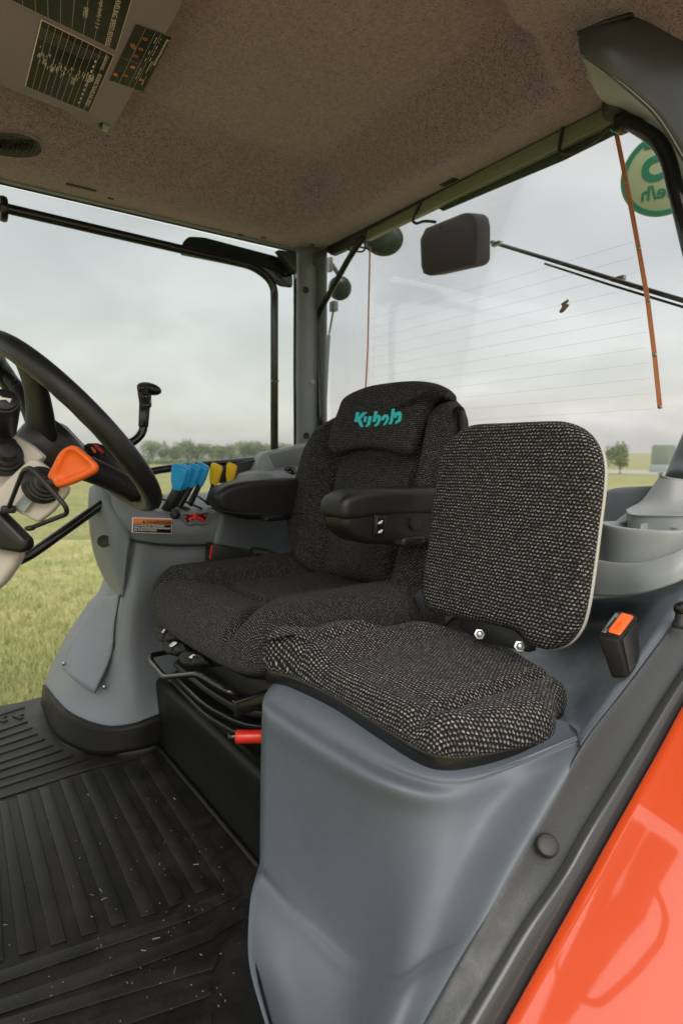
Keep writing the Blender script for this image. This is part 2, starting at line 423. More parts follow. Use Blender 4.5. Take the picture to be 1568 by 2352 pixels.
def mat_leaf(name, c1, c2):
    m, t, b = newmat(name)
    oi = nd(t, 'ShaderNodeNewGeometry'); lk(t, mixc(t, mth(t, 'ADD', mth(t, 'MULTIPLY', oi.outputs['Random Per Island'], .6), mth(t, 'MULTIPLY', noi(t, .9, 3), .4)), c1, c2), b.inputs['Base Color'])
    b.inputs['Roughness'].default_value = .7; b.inputs['Specular IOR Level'].default_value = .15; return m
STEPM = plastic('step_black', (.0065, .0065, .006), .5, .0003, 300, spec=.22)
SPOKEM = plastic('spoke_black', (.009, .009, .009), .5, .0003, 500, spec=.25)
HEAD = mat_headliner(); MATR = mat_mat(); PAINT = mat_paint()
FAB_PC = mat_fabric('passenger_cushion_fabric', .0063, .205, .60); FAB_P = mat_fabric('passenger_fabric', .0070, .21, .48); FAB_D = mat_fabric('driver_fabric', .0050, .20, .34)
FAB_DC = mat_fabric('driver_cushion_fabric', .0042, .21, .30)
GLASS = mat_glass('window_glass', (.86, .88, .87)); GLASSR = mat_glass('rear_glass', (.90, .905, .91)); GRASS = mat_grass()
LEAF = mat_leaf('leaf_green', (.10, .145, .055), (.26, .32, .14)); LEAF2 = mat_leaf('leaf_pale', (.13, .18, .075), (.30, .36, .17))
BARK = plastic('bark', (.12, .10, .08), .9, .01, 20); STRAW = plastic('straw', (.20, .165, .11), .8, 0, var=.4)
GRAVEL = plastic('gravel', (.42, .41, .38), .9, .02, 12); TANKM = plastic('tank_paint', (.20, .25, .19), .6, 0); WATERM = plastic('trailer_paint', (.34, .40, .40), .4, 0)

# ------------------------------------------------------------------ outside: field, road, trees
gz = -1.0
o = mesh('ground', [V(-3000, -3000, gz), V(3000, -3000, gz), V(3000, 3000, gz), V(-3000, 3000, gz)], [(0, 1, 2, 3)], GRASS, smooth=False); tag(o, kind='structure')
# gravel track behind the tractor
a0 = P(1300, 1088, z=gz); a1 = P(1660, 1090, z=gz); b0 = P(1300, 1079, z=gz); b1 = P(1660, 1080, z=gz)
rv = []
for k in range(13):
    f = k/12; w = .08*math.sin(f*9)
    rv += [a0.lerp(a1, f).lerp(b0.lerp(b1, f), .05+w)+V(0, 0, .02), a0.lerp(a1, f).lerp(b0.lerp(b1, f), .95+w)+V(0, 0, .02)]
o = mesh('gravel_track', rv, [(2*k, 2*k+2, 2*k+3, 2*k+1) for k in range(12)], GRAVEL, smooth=False); tag(o, kind='structure')
# low rise on the horizon
hv = []
for k in range(41):
    x = 60+k*14; yy = 90-k*4.2
    hgt = gz+1.2+.9*math.sin(k*.21)+.3*math.sin(k*.9)
    hv += [V(x, yy, gz-.1), V(x+60, yy+60, gz+hgt-gz+1.0), V(x+200, yy+200, gz-.2)]
o = mesh('hill', hv, [(3*k+j, 3*k+3+j, 3*k+4+j, 3*k+1+j) for k in range(40) for j in (0, 1)], GRASS); tag(o, kind='structure')
# grass tufts near the tractor
gv = []; gf = []
rg = random.Random(3)
for i in range(5200):
    px = rg.uniform(-30, 300); py = 1120+(1660-1120)*rg.random()**.6
    p = P(px, py, z=gz); hh = rg.uniform(.03, .11)
    for k in range(3):
        a = rg.uniform(0, 6.28); w = V(math.cos(a), math.sin(a), 0)*.006; l = V(rg.gauss(0, .03), rg.gauss(0, .03), hh); q = p+V(rg.gauss(0, .03), rg.gauss(0, .03), 0)
        b = len(gv); gv += [q-w, q+w, q+l]; gf.append((b, b+1, b+2))
GBL = mat_leaf('grass_blade', (.20, .27, .08), (.50, .46, .24))
o = mesh('grass_tufts', gv, gf, GBL, smooth=False); tag(o, 'yellow green tufts of short grass in the field', 'grass', kind='stuff')

def tree_mesh(seed, hgt, wid, trunk_h, n, leaf):
    rg = random.Random(seed); vs = []; fs = []
    blobs = []
    for i in range(9):
        a = rg.uniform(0, 6.28); r_ = rg.uniform(0, wid*.36)
        blobs.append((V(math.cos(a)*r_, math.sin(a)*r_, trunk_h+(hgt-trunk_h)*rg.uniform(.25, .82)), rg.uniform(.16, .27)*wid))
    for i in range(n):
        c, rr = rg.choice(blobs); d = V(rg.gauss(0, 1), rg.gauss(0, 1), rg.gauss(0, .8)).normalized()
        p = c+d*rr*rg.uniform(.55, 1.08); s = rg.uniform(.5, 1.2)*leaf
        ax = V(rg.gauss(0, 1), rg.gauss(0, 1), rg.gauss(0, 1)).normalized(); bx = ax.cross(d+V(.01, 0, 0)).normalized()
        b = len(vs); vs += [p-ax*s, p-bx*s*.6, p+ax*s, p+bx*s*.6]; fs.append((b, b+1, b+2, b+3))
    tv = []; tf = []
    def limb(a, b, ra, rb):
        ex, ey, ez = frame(b-a); k0 = len(tv)
        for q, r_ in ((a, ra), (b, rb)):
            for k in range(6): tv.append(q+ex*math.cos(k*1.047)*r_+ey*math.sin(k*1.047)*r_)
        for k in range(6): tf.append((k0+k, k0+(k+1) % 6, k0+6+(k+1) % 6, k0+6+k))
    top = V(0, 0, trunk_h*1.3); limb(V(0, 0, -.1), top, hgt*.025, hgt*.018)
    for c, rr in blobs: limb(top, c, hgt*.014, hgt*.004)
    return vs, fs, tv, tf
protos = []
for i in range(4):
    protos.append(tree_mesh(20+i, 6.4, 7.2+i*.6, 1.1, 1500, .30))
PM = []
for i, (vs, fs, tv, tf) in enumerate(protos):
    lm = bpy.data.meshes.new('crown'); lm.from_pydata([tuple(v) for v in vs], [], fs); lm.materials.append(LEAF if i % 2 else LEAF2)
    tm = bpy.data.meshes.new('trunk'); tm.from_pydata([tuple(v) for v in tv], [], tf); tm.materials.append(BARK)
    PM.append((lm, tm))
def plant(i, loc, sc, rz, label, grp):
    r_ = thing('field_tree', label, 'tree', grp, loc); r_.scale = sc; r_.rotation_euler.z = rz
    for nme, me in zip(('crown', 'trunk'), PM[i]):
        c = bpy.data.objects.new(nme, me); COL.objects.link(c); c.parent = r_
tl = [(150, 150, 1.0), (205, 158, .8), (352, 150, .93), (386, 152, .75), (405, 156, .72), (432, 150, 1.05), (452, 154, .8), (486, 150, 1.0), (508, 158, .85), (530, 152, .78), (562, 150, .98), (585, 150, 1.02), (607, 156, .9), (634, 150, .95), (656, 156, .85), (80, 152, .95), (255, 156, .85), (300, 160, .8)]
places = ['left end of the distant tree line, seen through the steering wheel', 'low tree left of the loader joystick', 'round tree just right of the loader joystick tube', 'small sparse tree right of the joystick', 'thin low tree in a gap above the blue knobs', 'tallest tree of the group above the first blue knob', 'small tree right behind the tallest one above the blue knobs', 'broad tree above the third blue knob', 'low tree above the yellow knobs gap', 'short tree above the first yellow knob', 'broad rounded tree above the second yellow knob', 'full tree left of the black door frame tube', 'tree just left of the vertical door frame tube', 'tree directly behind the vertical door frame tube', 'tree between door frame tube and grey cab pillar', 'tree at the far left edge seen between wheel spokes', 'tree just left of the joystick behind the rocker pod', 'tree behind the bent joystick tube']
for k, (px, dd, s) in enumerate(tl):
    p = P(px, 1060, d=dd); plant(k % 4, (p.x, p.y, gz), (s*rg.uniform(.9, 1.1), s, s*rg.uniform(.82, .96)), rg.uniform(0, 6), 'distant green field tree, '+places[k], 'trees in the far tree line')
# hedge under the tree line (a continuous mass)
hv, hf = [], []
for i in range(16000):
    px = rg.uniform(60, 690); dd = 150+rg.uniform(-3, 3); p = P(px, 1060, d=dd); hh = rg.random()*(1.1+.8*noise.noise(V(px*.03, 0, 0)))
    p = V(p.x, p.y, gz+hh); a = V(rg.gauss(0, 1), rg.gauss(0, 1), rg.gauss(0, 1)).normalized()*.3; b_ = V(rg.gauss(0, 1), rg.gauss(0, 1), rg.gauss(0, 1)).normalized()*.25
    b = len(hv); hv += [p-a, p-b_, p+a, p+b_]; hf.append((b, b+1, b+2, b+3))
tag(mesh('hedgerow', hv, hf, LEAF2, smooth=False), 'long low green hedgerow along the far field edge under the tree line', 'hedge', kind='stuff')
p = P(1424, 1060, d=62); plant(1, (p.x, p.y, gz+.1), (.42, .42, .46), 1, 'single round green tree beyond the rear window, right of the passenger backrest', None)
# tank and trailer far right
p = P(1521, 1070, d=70)
tk = thing('farm_tank', 'square pale green farm tank in the field at far right, beside the flared cab pillar', 'tank', loc=(p.x, p.y, gz))
box('body', (p.x, p.y, gz+2.0), 1.9, 1.9, 2.2, TANKM, tk, bw=.1); box('lid', (p.x, p.y, gz+3.14), 1.6, 1.6, .08, GREYL, tk, bw=.03); box('base', (p.x, p.y, gz+.45), 2.1, 2.1, .9, WATERM, tk, bw=.06)
for k in range(4): box('leg', (p.x+(.9 if k % 2 else -.9), p.y+(.9 if k > 1 else -.9), gz+.45), .12, .12, 1.0, METAL, tk)

# ------------------------------------------------------------------ cab roof lining
hl = thing('headliner', 'brown grey felt roof lining of the cab with moulded edges', 'headliner')
def hz(x, y):
    a = sm(0, .15, 1.145-.05-x); b_ = sm(0, .30, 1.775-.05-y); c = sm(0, .035, y-(.73 if x > .9 else .73-(.9-x)*.45))
    return 1.45+.125*a*b_*(.45+.55*c)
def hp_at(px, py, off=0):
    z_ = 1.5
    for _ in range(25):
        p = P(px, py, z=z_+off); z_ = .5*z_+.5*hz(p.x, p.y)
    return P(px, py, z=z_+off)
xs = [-.6+i*(1.172+.6)/110 for i in range(111)]; ys = [.34+j*(1.782-.34)/100 for j in range(101)]
vs = [V(x, y, hz(x, y)) for x in xs for y in ys]
# small moulded holes near the side edge are built as separate plugs
fs = [(i*101+j, i*101+j+1, (i+1)*101+j+1, (i+1)*101+j) for i in range(110) for j in range(100)]
o = mesh('felt_panel', vs, fs, HEAD, hl); m = o.modifiers.new('s', 'SOLIDIFY'); m.thickness = .02; m.offset = 1 if o.data.polygons[0].normal.z > 0 else -1
box('roof_shell', (.27, 1.14, 1.63), 1.76, 1.54, .06, BLACK, hl, bw=.02)
box('roof_overhang', (.83, .245, 1.60), .90, .24, .05, BLACK, hl, bw=.03)
for (px, py, w, l) in ((187, 431, .012, .075), (255, 456, .009, .016), (553, 539, .008, .018), (606, 546, .008, .018), (718, 562, .008, .014)):
    c = P(px, py, z=1.4497); box('recess', c, l, w, .003, BLACK, hl, bw=.001)
c = P(1030, 418, z=1.4497)
box('recess', c, .02, .05, .003, BLACK, hl, bw=.001)
# access board on the ceiling with its decals
zb = 1.500
bd = thing('ceiling_board', 'flat grey brown board under the roof lining carrying black speed decals', 'panel')
ob = [P(*q, z=zb) for q in ((432, -30), (412, 22), (268, 280), (262, 292), (250, 294), (238, 282), (222, 284), (205, 288), (176, 276), (160, 258), (0, 196), (-160, 130), (-160, -240), (500, -240))]
plate('board', ob, .02, VISOR, bd, bw=.0015)
cl = [P(*q, z=zb-.004) for q in ((238, 286), (252, 290), (248, 306), (234, 302))]
plate('latch_clip', cl, .01, METAL, bd, bw=.001); plate('clip_shadow', [P(*q, z=zb-.002) for q in ((228, 284), (240, 286), (236, 300), (226, 292))], .006, BLACKG, bd, bw=.001)
def decal(c4, parent, border, z):
    cs = [P(*q, z=z) for q in c4]
    if border:
        e1 = (cs[1]-cs[0]).normalized()*.0016; e2 = (cs[3]-cs[0]).normalized()*.0016
        plate('decal_border', cs, .0006, CREAML, parent, bw=0, away=False)
        cs = [cs[0]+e1+e2, cs[1]-e1+e2, cs[2]-e1-e2, cs[3]+e1-e2]; cs = [c_-V(0, 0, .0007) for c_ in cs]
    return plate('decal', cs, .0005, DARKP, parent, bw=0, away=False), [c_-V(0, 0, .0008) for c_ in cs]
def uvp(cs, u, v): return cs[0].lerp(cs[1], u).lerp(cs[3].lerp(cs[2], u), v)
def strip(cs, a, b_, w, mat):
    p, q = uvp(cs, *a), uvp(cs, *b_); n = (q-p).cross(V(0, 0, 1)).normalized()*w
    return mesh('s', [p-n, q-n, q+n, p+n], [(0, 1, 2, 3)], mat, smooth=False)
# lower speed chart: corners tl, tr, br, bl
d1, cs = decal(((95, 44), (263, 127), (206, 258), (58, 197)), bd, True, zb-.0008); d1['label'] = 'cream bordered speed chart decal nearest the side window'
ls = [strip(cs, (k/11, .0), (k/11, 1), .00022, CREAML) for k in range(1, 11)]
ls += [strip(cs, (0, .08+.028*k), (.9-.05*k, .08+.028*k), .00016, CREAML) for k in range(6)]
rgd = random.Random(5)
for k in range(95):
    u = rgd.uniform(.05, .88); v0 = .28+.25*abs(math.sin(u*3.1))*.5+rgd.uniform(0, .22)*(1-u*.6); ls.append(strip(cs, (u, v0), (u, v0+rgd.uniform(.02, .08)), .0005, CREAML))
ls += [strip(cs, (.80, .08*k), (.80, .08*k+.04), .0012, CREAML) for k in range(2, 12)]
merged('chart_lines', ls, d1)
def dtext(body, size, cs, u, v, du, parent, mat=CREAML, bold=0):
    o_ = uvp(cs, u, v); ex = (uvp(cs, u, v+.1)-uvp(cs, u, v)).normalized() if du else (uvp(cs, u+.1, v)-uvp(cs, u, v)).normalized()
    ey = V(0, 0, -1).cross(ex); text('lettering', body, size, o_-V(0, 0, .0004), ex, ey, mat, parent, .00005, bold=bold)
dtext('REVERSE TRAVELING SPEED', .0105, cs, .90, .32, True, d1)
dtext('GEAR RANGE', .008, cs, .90, .03, True, d1); dtext('mph (km/h)', .008, cs, .79, .42, True, d1); dtext('SPEED', .009, cs, .58, .55, True, d1)
d2, cs = decal(((-70, -60), (110, -190), (270, 119), (26, 0)), bd, True, zb-.0008)
bpy.data.objects.remove(d2)
for o_ in [c_ for c_ in bd.children if c_.name.startswith('decal_border')][-1:]: bpy.data.objects.remove(o_)
d2, cs = decal(((22, -2), (-20, -200), (330, -90), (268, 117)), bd, True, zb-.0008); d2['label'] = 'larger cream bordered speed chart decal at the picture edge'
ls = [strip(cs, (0, k/9), (1, k/9), .00022, CREAML) for k in range(1, 9)]; merged('chart_lines', ls, d2)
def dtext2(body, size, cs, u, v, parent, mat=CREAML):
    o_ = uvp(cs, u, v); ex = (uvp(cs, u-.1, v)-uvp(cs, u, v)).normalized(); ey = V(0, 0, -1).cross(ex)
    text('lettering', body, size, o_-V(0, 0, .0004), ex, ey, mat, parent, .00005)
dtext2('MAX. TRAVELING SPEED REVERSE', .0115, cs, .78, .885, d2); dtext2('mph (km/h)  1  2  3', .009, cs, .50, .76, d2); dtext2('SPEED', .010, cs, .36, .64, d2)
d3, cs = decal(((313, 56), (394, 86), (329, 210), (252, 184)), bd, False, zb-.0008); d3['label'] = 'small black decal with orange warning symbols'
ls = [strip(cs, (.27, 0), (.27, 1), .00022, CREAML), strip(cs, (.55, 0), (.55, 1), .0002, CREAML), strip(cs, (.7, 0), (.7, 1), .0002, CREAML), strip(cs, (0, .55), (.55, .55), .0002, CREAML)]
for (u, v, w) in ((.08, .86, .0042), (.42, .64, .0042), (.80, .80, .0028)):
    ls.append(strip(cs, (u-.06, v), (u+.06, v), w, ORANGE_P))
for (u, v) in ((.15, .3), (.38, .15), (.4, .32), (.36, .45), (.35, .82), (.2, .33)):
    c = uvp(cs, u, v)
    for k in range(8):
        a = k*.785; dv = V(math.cos(a), math.sin(a), 0)
        n = V(-dv.y, dv.x, 0)*.0007; ls.append(mesh('s', [c+dv*.002-n, c+dv*.0045-n, c+dv*.0045+n, c+dv*.002+n], [(0, 1, 2, 3)], WARN_O, smooth=False))
for k in range(26):
    u = rgd.choice((.64, .76, .82, .87)); v0 = rgd.uniform(.05, .85); ls.append(strip(cs, (u, v0), (u, v0+.06), .0006, CREAML))
merged('symbols', ls, d3)
dtext('Electronic throttle lock operation', .0062, cs, .90, .04, True, d3, WHITE)
# air vent
av = thing('air_vent', 'black ribbed oval air vent set in the roof lining', 'vent')
vo = [hp_at(*q, -.003) for q in ((-120, 285), (-20, 298), (50, 302), (90, 318), (108, 340), (103, 362), (70, 372), (10, 368), (-120, 345))]
plate('bezel', cat(vo, 4, True), .004, HEAD, av, bw=.001)
vi = [hp_at(*q, -.006) for q in ((-120, 292), (-20, 304), (45, 310), (82, 325), (95, 342), (88, 356), (60, 362), (10, 358), (-120, 338))]
plate('grille', cat(vi, 4, True), .002, BLACKG, av, bw=0)
ls = []
for k in range(26):
    px = -40+k*5; a, b_ = hp_at(px, 306+max(0, px)*.22, -.0085), hp_at(px-10, 356+max(0, px)*.02, -.0085); ls.append(tube('r', [a, b_], .0009, BLACK, n=6))
for o_ in ls: o_.modifiers.clear()
merged('ribs', ls, av)

# ------------------------------------------------------------------ right side: door, rails, pillar
rail = tag(box('side_header_rail', (.30, 1.791, 1.447), 1.75, .016, .010, GREYL), 'thin pale rail along the lower edge of the roof lining over the side door', 'rail'); 
tag(box('rail_gasket', (.30, 1.786, 1.4395), 1.75, .006, .004, BLACK), None); bpy.data.objects['rail_gasket'].parent = rail
dr = thing('side_door', 'right cab door of glass in a bent black tube frame', 'door')
Yd = 1.72
def Dp(px, py, y=Yd): return P(px, py, y=y)
top = fillet([Dp(-260, 415), Dp(20, 480), Dp(585, 612), Dp(630, 650), Dp(630, 1035)], .06)
tube('frame_tube', top, .0125, BLACKG, dr)
lathe('grip_ring', [(.012, -.01), (.028, -.008), (.03, 0), (.028, .008), (.012, .01)], Dp(8, 480, 1.70), (1, 0, 0), BLACKG, dr, label='black ring at the upper left end of the door tube')
tube('frame_joint', [Dp(631, 873, 1.719), Dp(631, 878, 1.719)], .0145, METAL, dr)
sm_pts = [Dp(*q, 1.735) for q in ((417, 585), (420, 556), (434, 543), (470, 545), (640, 590), (672, 632), (672, 661), (642, 657), (600, 622))]
plate('hinge_plate', fillet(sm_pts+[sm_pts[0]], .01, 3)[:-1], .006, SMOKE, dr, bw=.001)
for q in ((447, 574), (655, 628), (692-40, 600)): lathe('bolt', [(.007, 0), (.007, .003), (.004, .005)], Dp(*q, 1.733), (0, -1, 0), BLACKG, dr, n=12)
plate('glass', [Dp(-900, 1240, 1.765), Dp(700, 1240, 1.765), Dp(700, 590, 1.765), Dp(-900, 215, 1.765)], .005, GLASS, dr, bw=0, smooth=False)
tube('lower_tube', fillet([Dp(330, 1095), Dp(342, 1084), Dp(380, 1077), Dp(640, 1052)], .02), .0115, BLACKG, dr)
sill = tag(plate('window_sill', [Dp(*q, 1.69) for q in ((505, 1073), (596, 1053), (680, 1040), (680, 1110), (505, 1110))], .05, BLACK, bw=.004), 'black sill under the side window behind the yellow knobs', 'sill')
gt = fillet([Dp(-90, 1150, 1.62), Dp(5, 1272, 1.62), Dp(36, 1292, 1.62), Dp(75, 1272, 1.62), Dp(245, 1150, 1.62)], .035)
tag(tube('grab_rail', gt, .0125, BLACKG), 'bent glossy black grab rail low at the left over the grass', 'rail')

pil = thing('cab_pillar', 'grey rear right cab pillar with black screw caps', 'pillar')
rws = []
for (yy, l) in ((568, 0), (640, 1), (760, 0), (880, -1), (960, -1), (1060, -2)):
    rws.append([P(678+l*.3, yy, y=1.775), P(684, yy, y=1.735), P(700, yy, y=1.715), P(716, yy, y=1.715), P(728, yy, y=1.73), P(731, yy, y=1.732), P(746, yy, y=1.70)])
patch('cover', rws, GREY, pil, n=4, thick=.01)
box('core', (1.14, 1.80, 1.05), .07, .05, .85, BLACK, pil)
tube('gasket', [P(677, 640, y=1.765), P(676, 850, y=1.765), P(677, 1040, y=1.765)], .004, BLACK, pil)
for q in ((702, 666), (703, 1001)):
    lathe('screw_cap', [(.011, 0), (.011, .004), (.008, .006), (.006, .003), (.003, .003)], P(*q, y=1.7145), (-.3, -1, 0), BLACK, pil, n=20)
lathe('lamp_dot', [(.009, 0), (.009, .004), (.006, .006)], P(717, 878, y=1.713), (-.3, -1, 0), GREYL, pil, n=16)
plate('corner_bracket', [P(*q, y=1.70) for q in ((640, 573), (682, 580), (682, 628), (674, 620))], .03, TRIM, pil, bw=.002)
plate('corner_bracket', [P(*q, y=1.66) for q in ((722, 580), (752, 570), (745, 600), (730, 608), (722, 602))], .02, TRIM, pil, bw=.002)

# ------------------------------------------------------------------ rear window
rw = thing('rear_window', 'heated rear window with copper strips and black tube frame', 'window')
Xr = 1.20
def Rx(px, py, x=Xr): return P(px, py, x=x)
plate('glass', [Rx(722, 1180, 1.212), Rx(722, 583, 1.212), Rx(1440, 230, 1.212), Rx(1900, 200, 1.212), Rx(1900, 1250, 1.212)], .005, GLASSR, rw, bw=0, smooth=False)
hdr = thing('rear_header_rail', 'olive green header rail above the rear window', 'rail')
g1 = [Rx(*q, 1.175) for q in ((752, 575), (1392, 240), (1436, 262), (760, 590))]
plate('rail_face', [Rx(*q, 1.17) for q in ((845, 524), (1110, 385), (1395, 243), (1440, 262), (1270, 345), (900, 522), (838, 552))], .02, GREENR, hdr, bw=.002)
plate('rail_end', [Rx(*q, 1.17) for q in ((748, 578), (845, 526), (836, 552), (760, 586))], .02, TRIM, hdr, bw=.002)
plate('gasket', [Rx(*q, 1.168) for q in ((745, 570), (1110, 379), (1385, 233), (1396, 243), (1110, 388), (750, 578))], .012, BLACK, hdr, bw=.001)
plate('glass_edge_band', [Rx(*q, 1.19) for q in ((1000, 475), (1270, 346), (1440, 262), (1446, 290), (1290, 368), (1015, 484))], .006, GREEND, hdr, bw=.001)
c = P(1436, 272, x=1.17); box('bracket', c, .03, .035, .045, BLACKG, rw, bw=.003)
tube('frame_tube', fillet([Rx(1442, 278, 1.16), Rx(1525, 330, 1.16), Rx(1552, 440, 1.16), Rx(1600, 640, 1.16)], .05), .014, BLACKG, rw, label='thick black tube at the upper right of the rear window')
tube('frame_tube', fillet([Rx(834, 545, 1.15), Rx(803, 590, 1.15), Rx(727, 728, 1.15), Rx(737, 985, 1.15), Rx(775, 1008, 1.15), Rx(830, 1002, 1.15)], .05), .0095, BLACKG, rw, label='slim black tube beside the grey pillar')
for (cst, n_) in (([(850, 568), (847, 700), (845, 800), (840, 892)], 'left'), ([(1413, 296), (1438, 420), (1466, 570), (1487, 690), (1503, 820), (1515, 938)], 'right')):
    pp = [Rx(*q, 1.205) for q in cst]; w = V(0, .0028 if n_ == 'left' else .0045, 0)
    vs_ = [p-w for p in pp]+[p+w for p in pp]; N = len(pp)
    o = mesh('busbar', vs_, [(i, i+1, N+i+1, N+i) for i in range(N-1)], COPPER, rw, smooth=False, label='copper strip at the '+('far' if n_ == 'left' else 'near')+' side of the rear window'); m = o.modifiers.new('s', 'SOLIDIFY'); m.thickness = .002
zt, zbm = P(1462, 553, x=1.205).z, P(1515, 938, x=1.205).z
wy0, wy1 = 1.53, .66
WIRE = plastic('heater_wire', (.45, .38, .32), .5, 0)
for k in range(12):
    z_ = zt+(zbm-zt)*k/11; yn = .672-.06*k/11
    tube('heating_wire', [V(1.205, 1.525, z_+.004), V(1.205, 1.1, z_+.001), V(1.205, yn, z_)], .00019, WIRE, rw, n=5).modifiers.clear()
for q in ((1438, 420), (1466, 570), (1487, 690), (1503, 815), (1515, 935), (848, 660), (1416, 305)):
    lathe('solder_dot', [(.004, 0), (.004, .0015), (.002, .003)], Rx(*q, 1.203), (-1, 0, 0), METAL, rw, n=10)
# cable loops
tube('cable', cat([Rx(*q, 1.165) for q in ((1292, 292), (1286, 320), (1284, 345), (1300, 352), (1330, 345), (1365, 322), (1398, 292))], 5), .0035, BLACK, rw, n=8, label='black cable looping below the green rail')
tube('cable', cat([Rx(*q, 1.165) for q in ((968, 460), (958, 480), (948, 505), (956, 513), (975, 508), (1000, 510))], 5), .0038, BLACK, rw, n=8, label='short bent cable left of the rear lamp')
tube('cable', cat([Rx(*q, 1.165) for q in ((838, 548), (836, 575), (818, 578), (803, 575), (800, 566), (812, 562), (830, 568), (848, 572))], 5), .0028, BLACK, rw, n=8, label='small curled cable at the far strip')
tube('clip_lead', [Rx(1400, 296, 1.17), Rx(1412, 308, 1.2)], .0022, SIGNG, rw, n=8)
tube('clip_lead', [Rx(838, 562, 1.17), Rx(848, 578, 1.2)], .0022, SIGNG, rw, n=8)
# leaf stuck on glass
lf = [Rx(*q, 1.2095) for q in ((1283, 716), (1290, 704), (1287, 698), (1303, 687), (1305, 692), (1299, 697), (1306, 700), (1302, 706), (1292, 717), (1286, 719))]
tag(plate('dry_leaf', lf, .0015, STRAW, bw=0), 'tiny tan scrap of dry leaf stuck to the rear window glass', 'leaf')

# work lamp (square), outside the glass
wl = thing('work_lamp', 'black rounded box lamp hanging behind the rear window', 'lamp')
fo = [(975, 524), (1062, 489), (1079, 488), (1090, 500), (1094, 520), (1094, 600), (1084, 612), (985, 634), (970, 630), (965, 612), (963, 550)]
Xw = 1.42
ax1 = P(965, 580, x=Xw); nrm = Vector((-.52, -.80, -.10)).normalized()
oo = ax1; F_ = [PN(a, b_, oo, nrm) for a, b_ in fo]
dirn = (P(1127, 552, d=(F_[3]-EYE).dot(cf)+.085)-P(1094, 552, d=(F_[3]-EYE).dot(cf)))
bk = [p+dirn for p in F_]
o = hexa('housing', F_, bk, SPOKEM, wl, bw=.010, seg=4)
F2 = [p*1.0 for p in F_]; c_ = sum(F2, Vector())/len(F2); F2 = [c_+(p-c_)*.90+nrm*(-.0) for p in F2]
tube('seam', [c_+(p-c_)*.965+nrm*.0006 for p in F_], .0010, BLACK, wl, n=6, closed=True)
arm = thing('wiper_arm', 'long thin dark arm crossing behind the rear window beside the lamp', 'wiper')
A = [P(1128, 556, x=1.40), P(1300, 608, x=1.36), P(1450, 655, x=1.33), P(1600, 700, x=1.30)]
tube('arm', A, .0052, SATIN, arm); tube('blade', [p+V(0, 0, -.010)+(V(0, 0, .004)) for p in [P(1250, 600, x=1.37), P(1400, 648, x=1.345), P(1600, 708, x=1.30)]], .0028, BLACKG, arm)
for q in ((1140, 560), (1420, 640)): box('clip', P(*q, x=1.375), .012, .03, .010, METAL, arm, bw=.001)
# round mirror-like lamps outside
for (px, py, rx, ry, lab) in ((882, 550, 44, 36, 'round smoked lamp shell just under the green header rail'), (780, 662, 27, 27, 'small round dark lamp shell behind the slim tube near the pillar')):
    c = P(px, py, x=1.36); rr = rx/FPX*(c-EYE).dot(cf)
    t_ = thing('round_lamp', lab, 'lamp', 'round lamps behind the rear window')
    lathe('shell', [(rr*.2, -.03), (rr*.7, -.026), (rr*.96, -.012), (rr, 0), (rr*.97, .006), (rr*.9, .007)], c, (EYE-c)+V(0, 0, .15), LENS, t_, n=32, ell=ry/rx)
    lathe('lens', [(rr*.88, .006), (rr*.6, .014), (.001, .018)], c, (EYE-c)+V(0, 0, .15), GREEND, t_, n=32, ell=ry/rx)
    tube('stem', [c+V(.02, 0, .02), c+V(.0, .05, .10)], .008, BLACK, t_)
gs = thing('gas_strut', 'thin black gas strut with pale bracket beside the cab pillar', 'strut')
tube('rod', [P(768, 700, x=1.24), P(755, 770, x=1.24)], .004, METAL, gs); tube('cylinder', [P(755, 770, x=1.24), P(744, 980, x=1.24)], .006, BLACKG, gs)
box('bracket', P(766, 704, x=1.24), .02, .03, .035, GREYL, gs); box('bracket', P(757, 608, x=1.26), .015, .022, .05, GREY, gs)
# speed sign (seen from behind through the glass)
sg = thing('speed_sign', 'round green and pale speed sign seen mirrored from behind at upper right', 'sign')
cS = P(1525, 398, x=1.34); nS = (EYE-cS); nS.z *= .3; nS.normalize(); exS = V(0, 0, 1).cross(nS).normalized(); eyS = nS.cross(exS)
dS = (cS-EYE).dot(cf); rS = 92/FPX*dS
lathe('disc', [(rS, -.003), (rS, 0)], cS, nS, SIGNB, sg, n=64)
rr_ = []
for k in range(64):
    a = 2*math.pi*k/64; dv = exS*math.cos(a)+eyS*math.sin(a); rr_ += [cS+nS*.0012+dv*rS*.97, cS+nS*.0012+dv*rS*.86]
mesh('border_ring', rr_, [(2*k, 2*k+1, (2*k+3) % 128, (2*k+2) % 128) for k in range(64)], SIGNG, sg, smooth=False)
text('lettering', '25', rS*1.30, cS+nS*.0012+exS*rS*.72-eyS*rS*.12, -exS, eyS, SIGNG, sg, .0002, bold=.0015)
text('lettering', 'mile/h', rS*.46, cS+nS*.0012+exS*rS*.62-eyS*rS*.56, -exS, eyS, SIGNG, sg, .0002, bold=.0008)

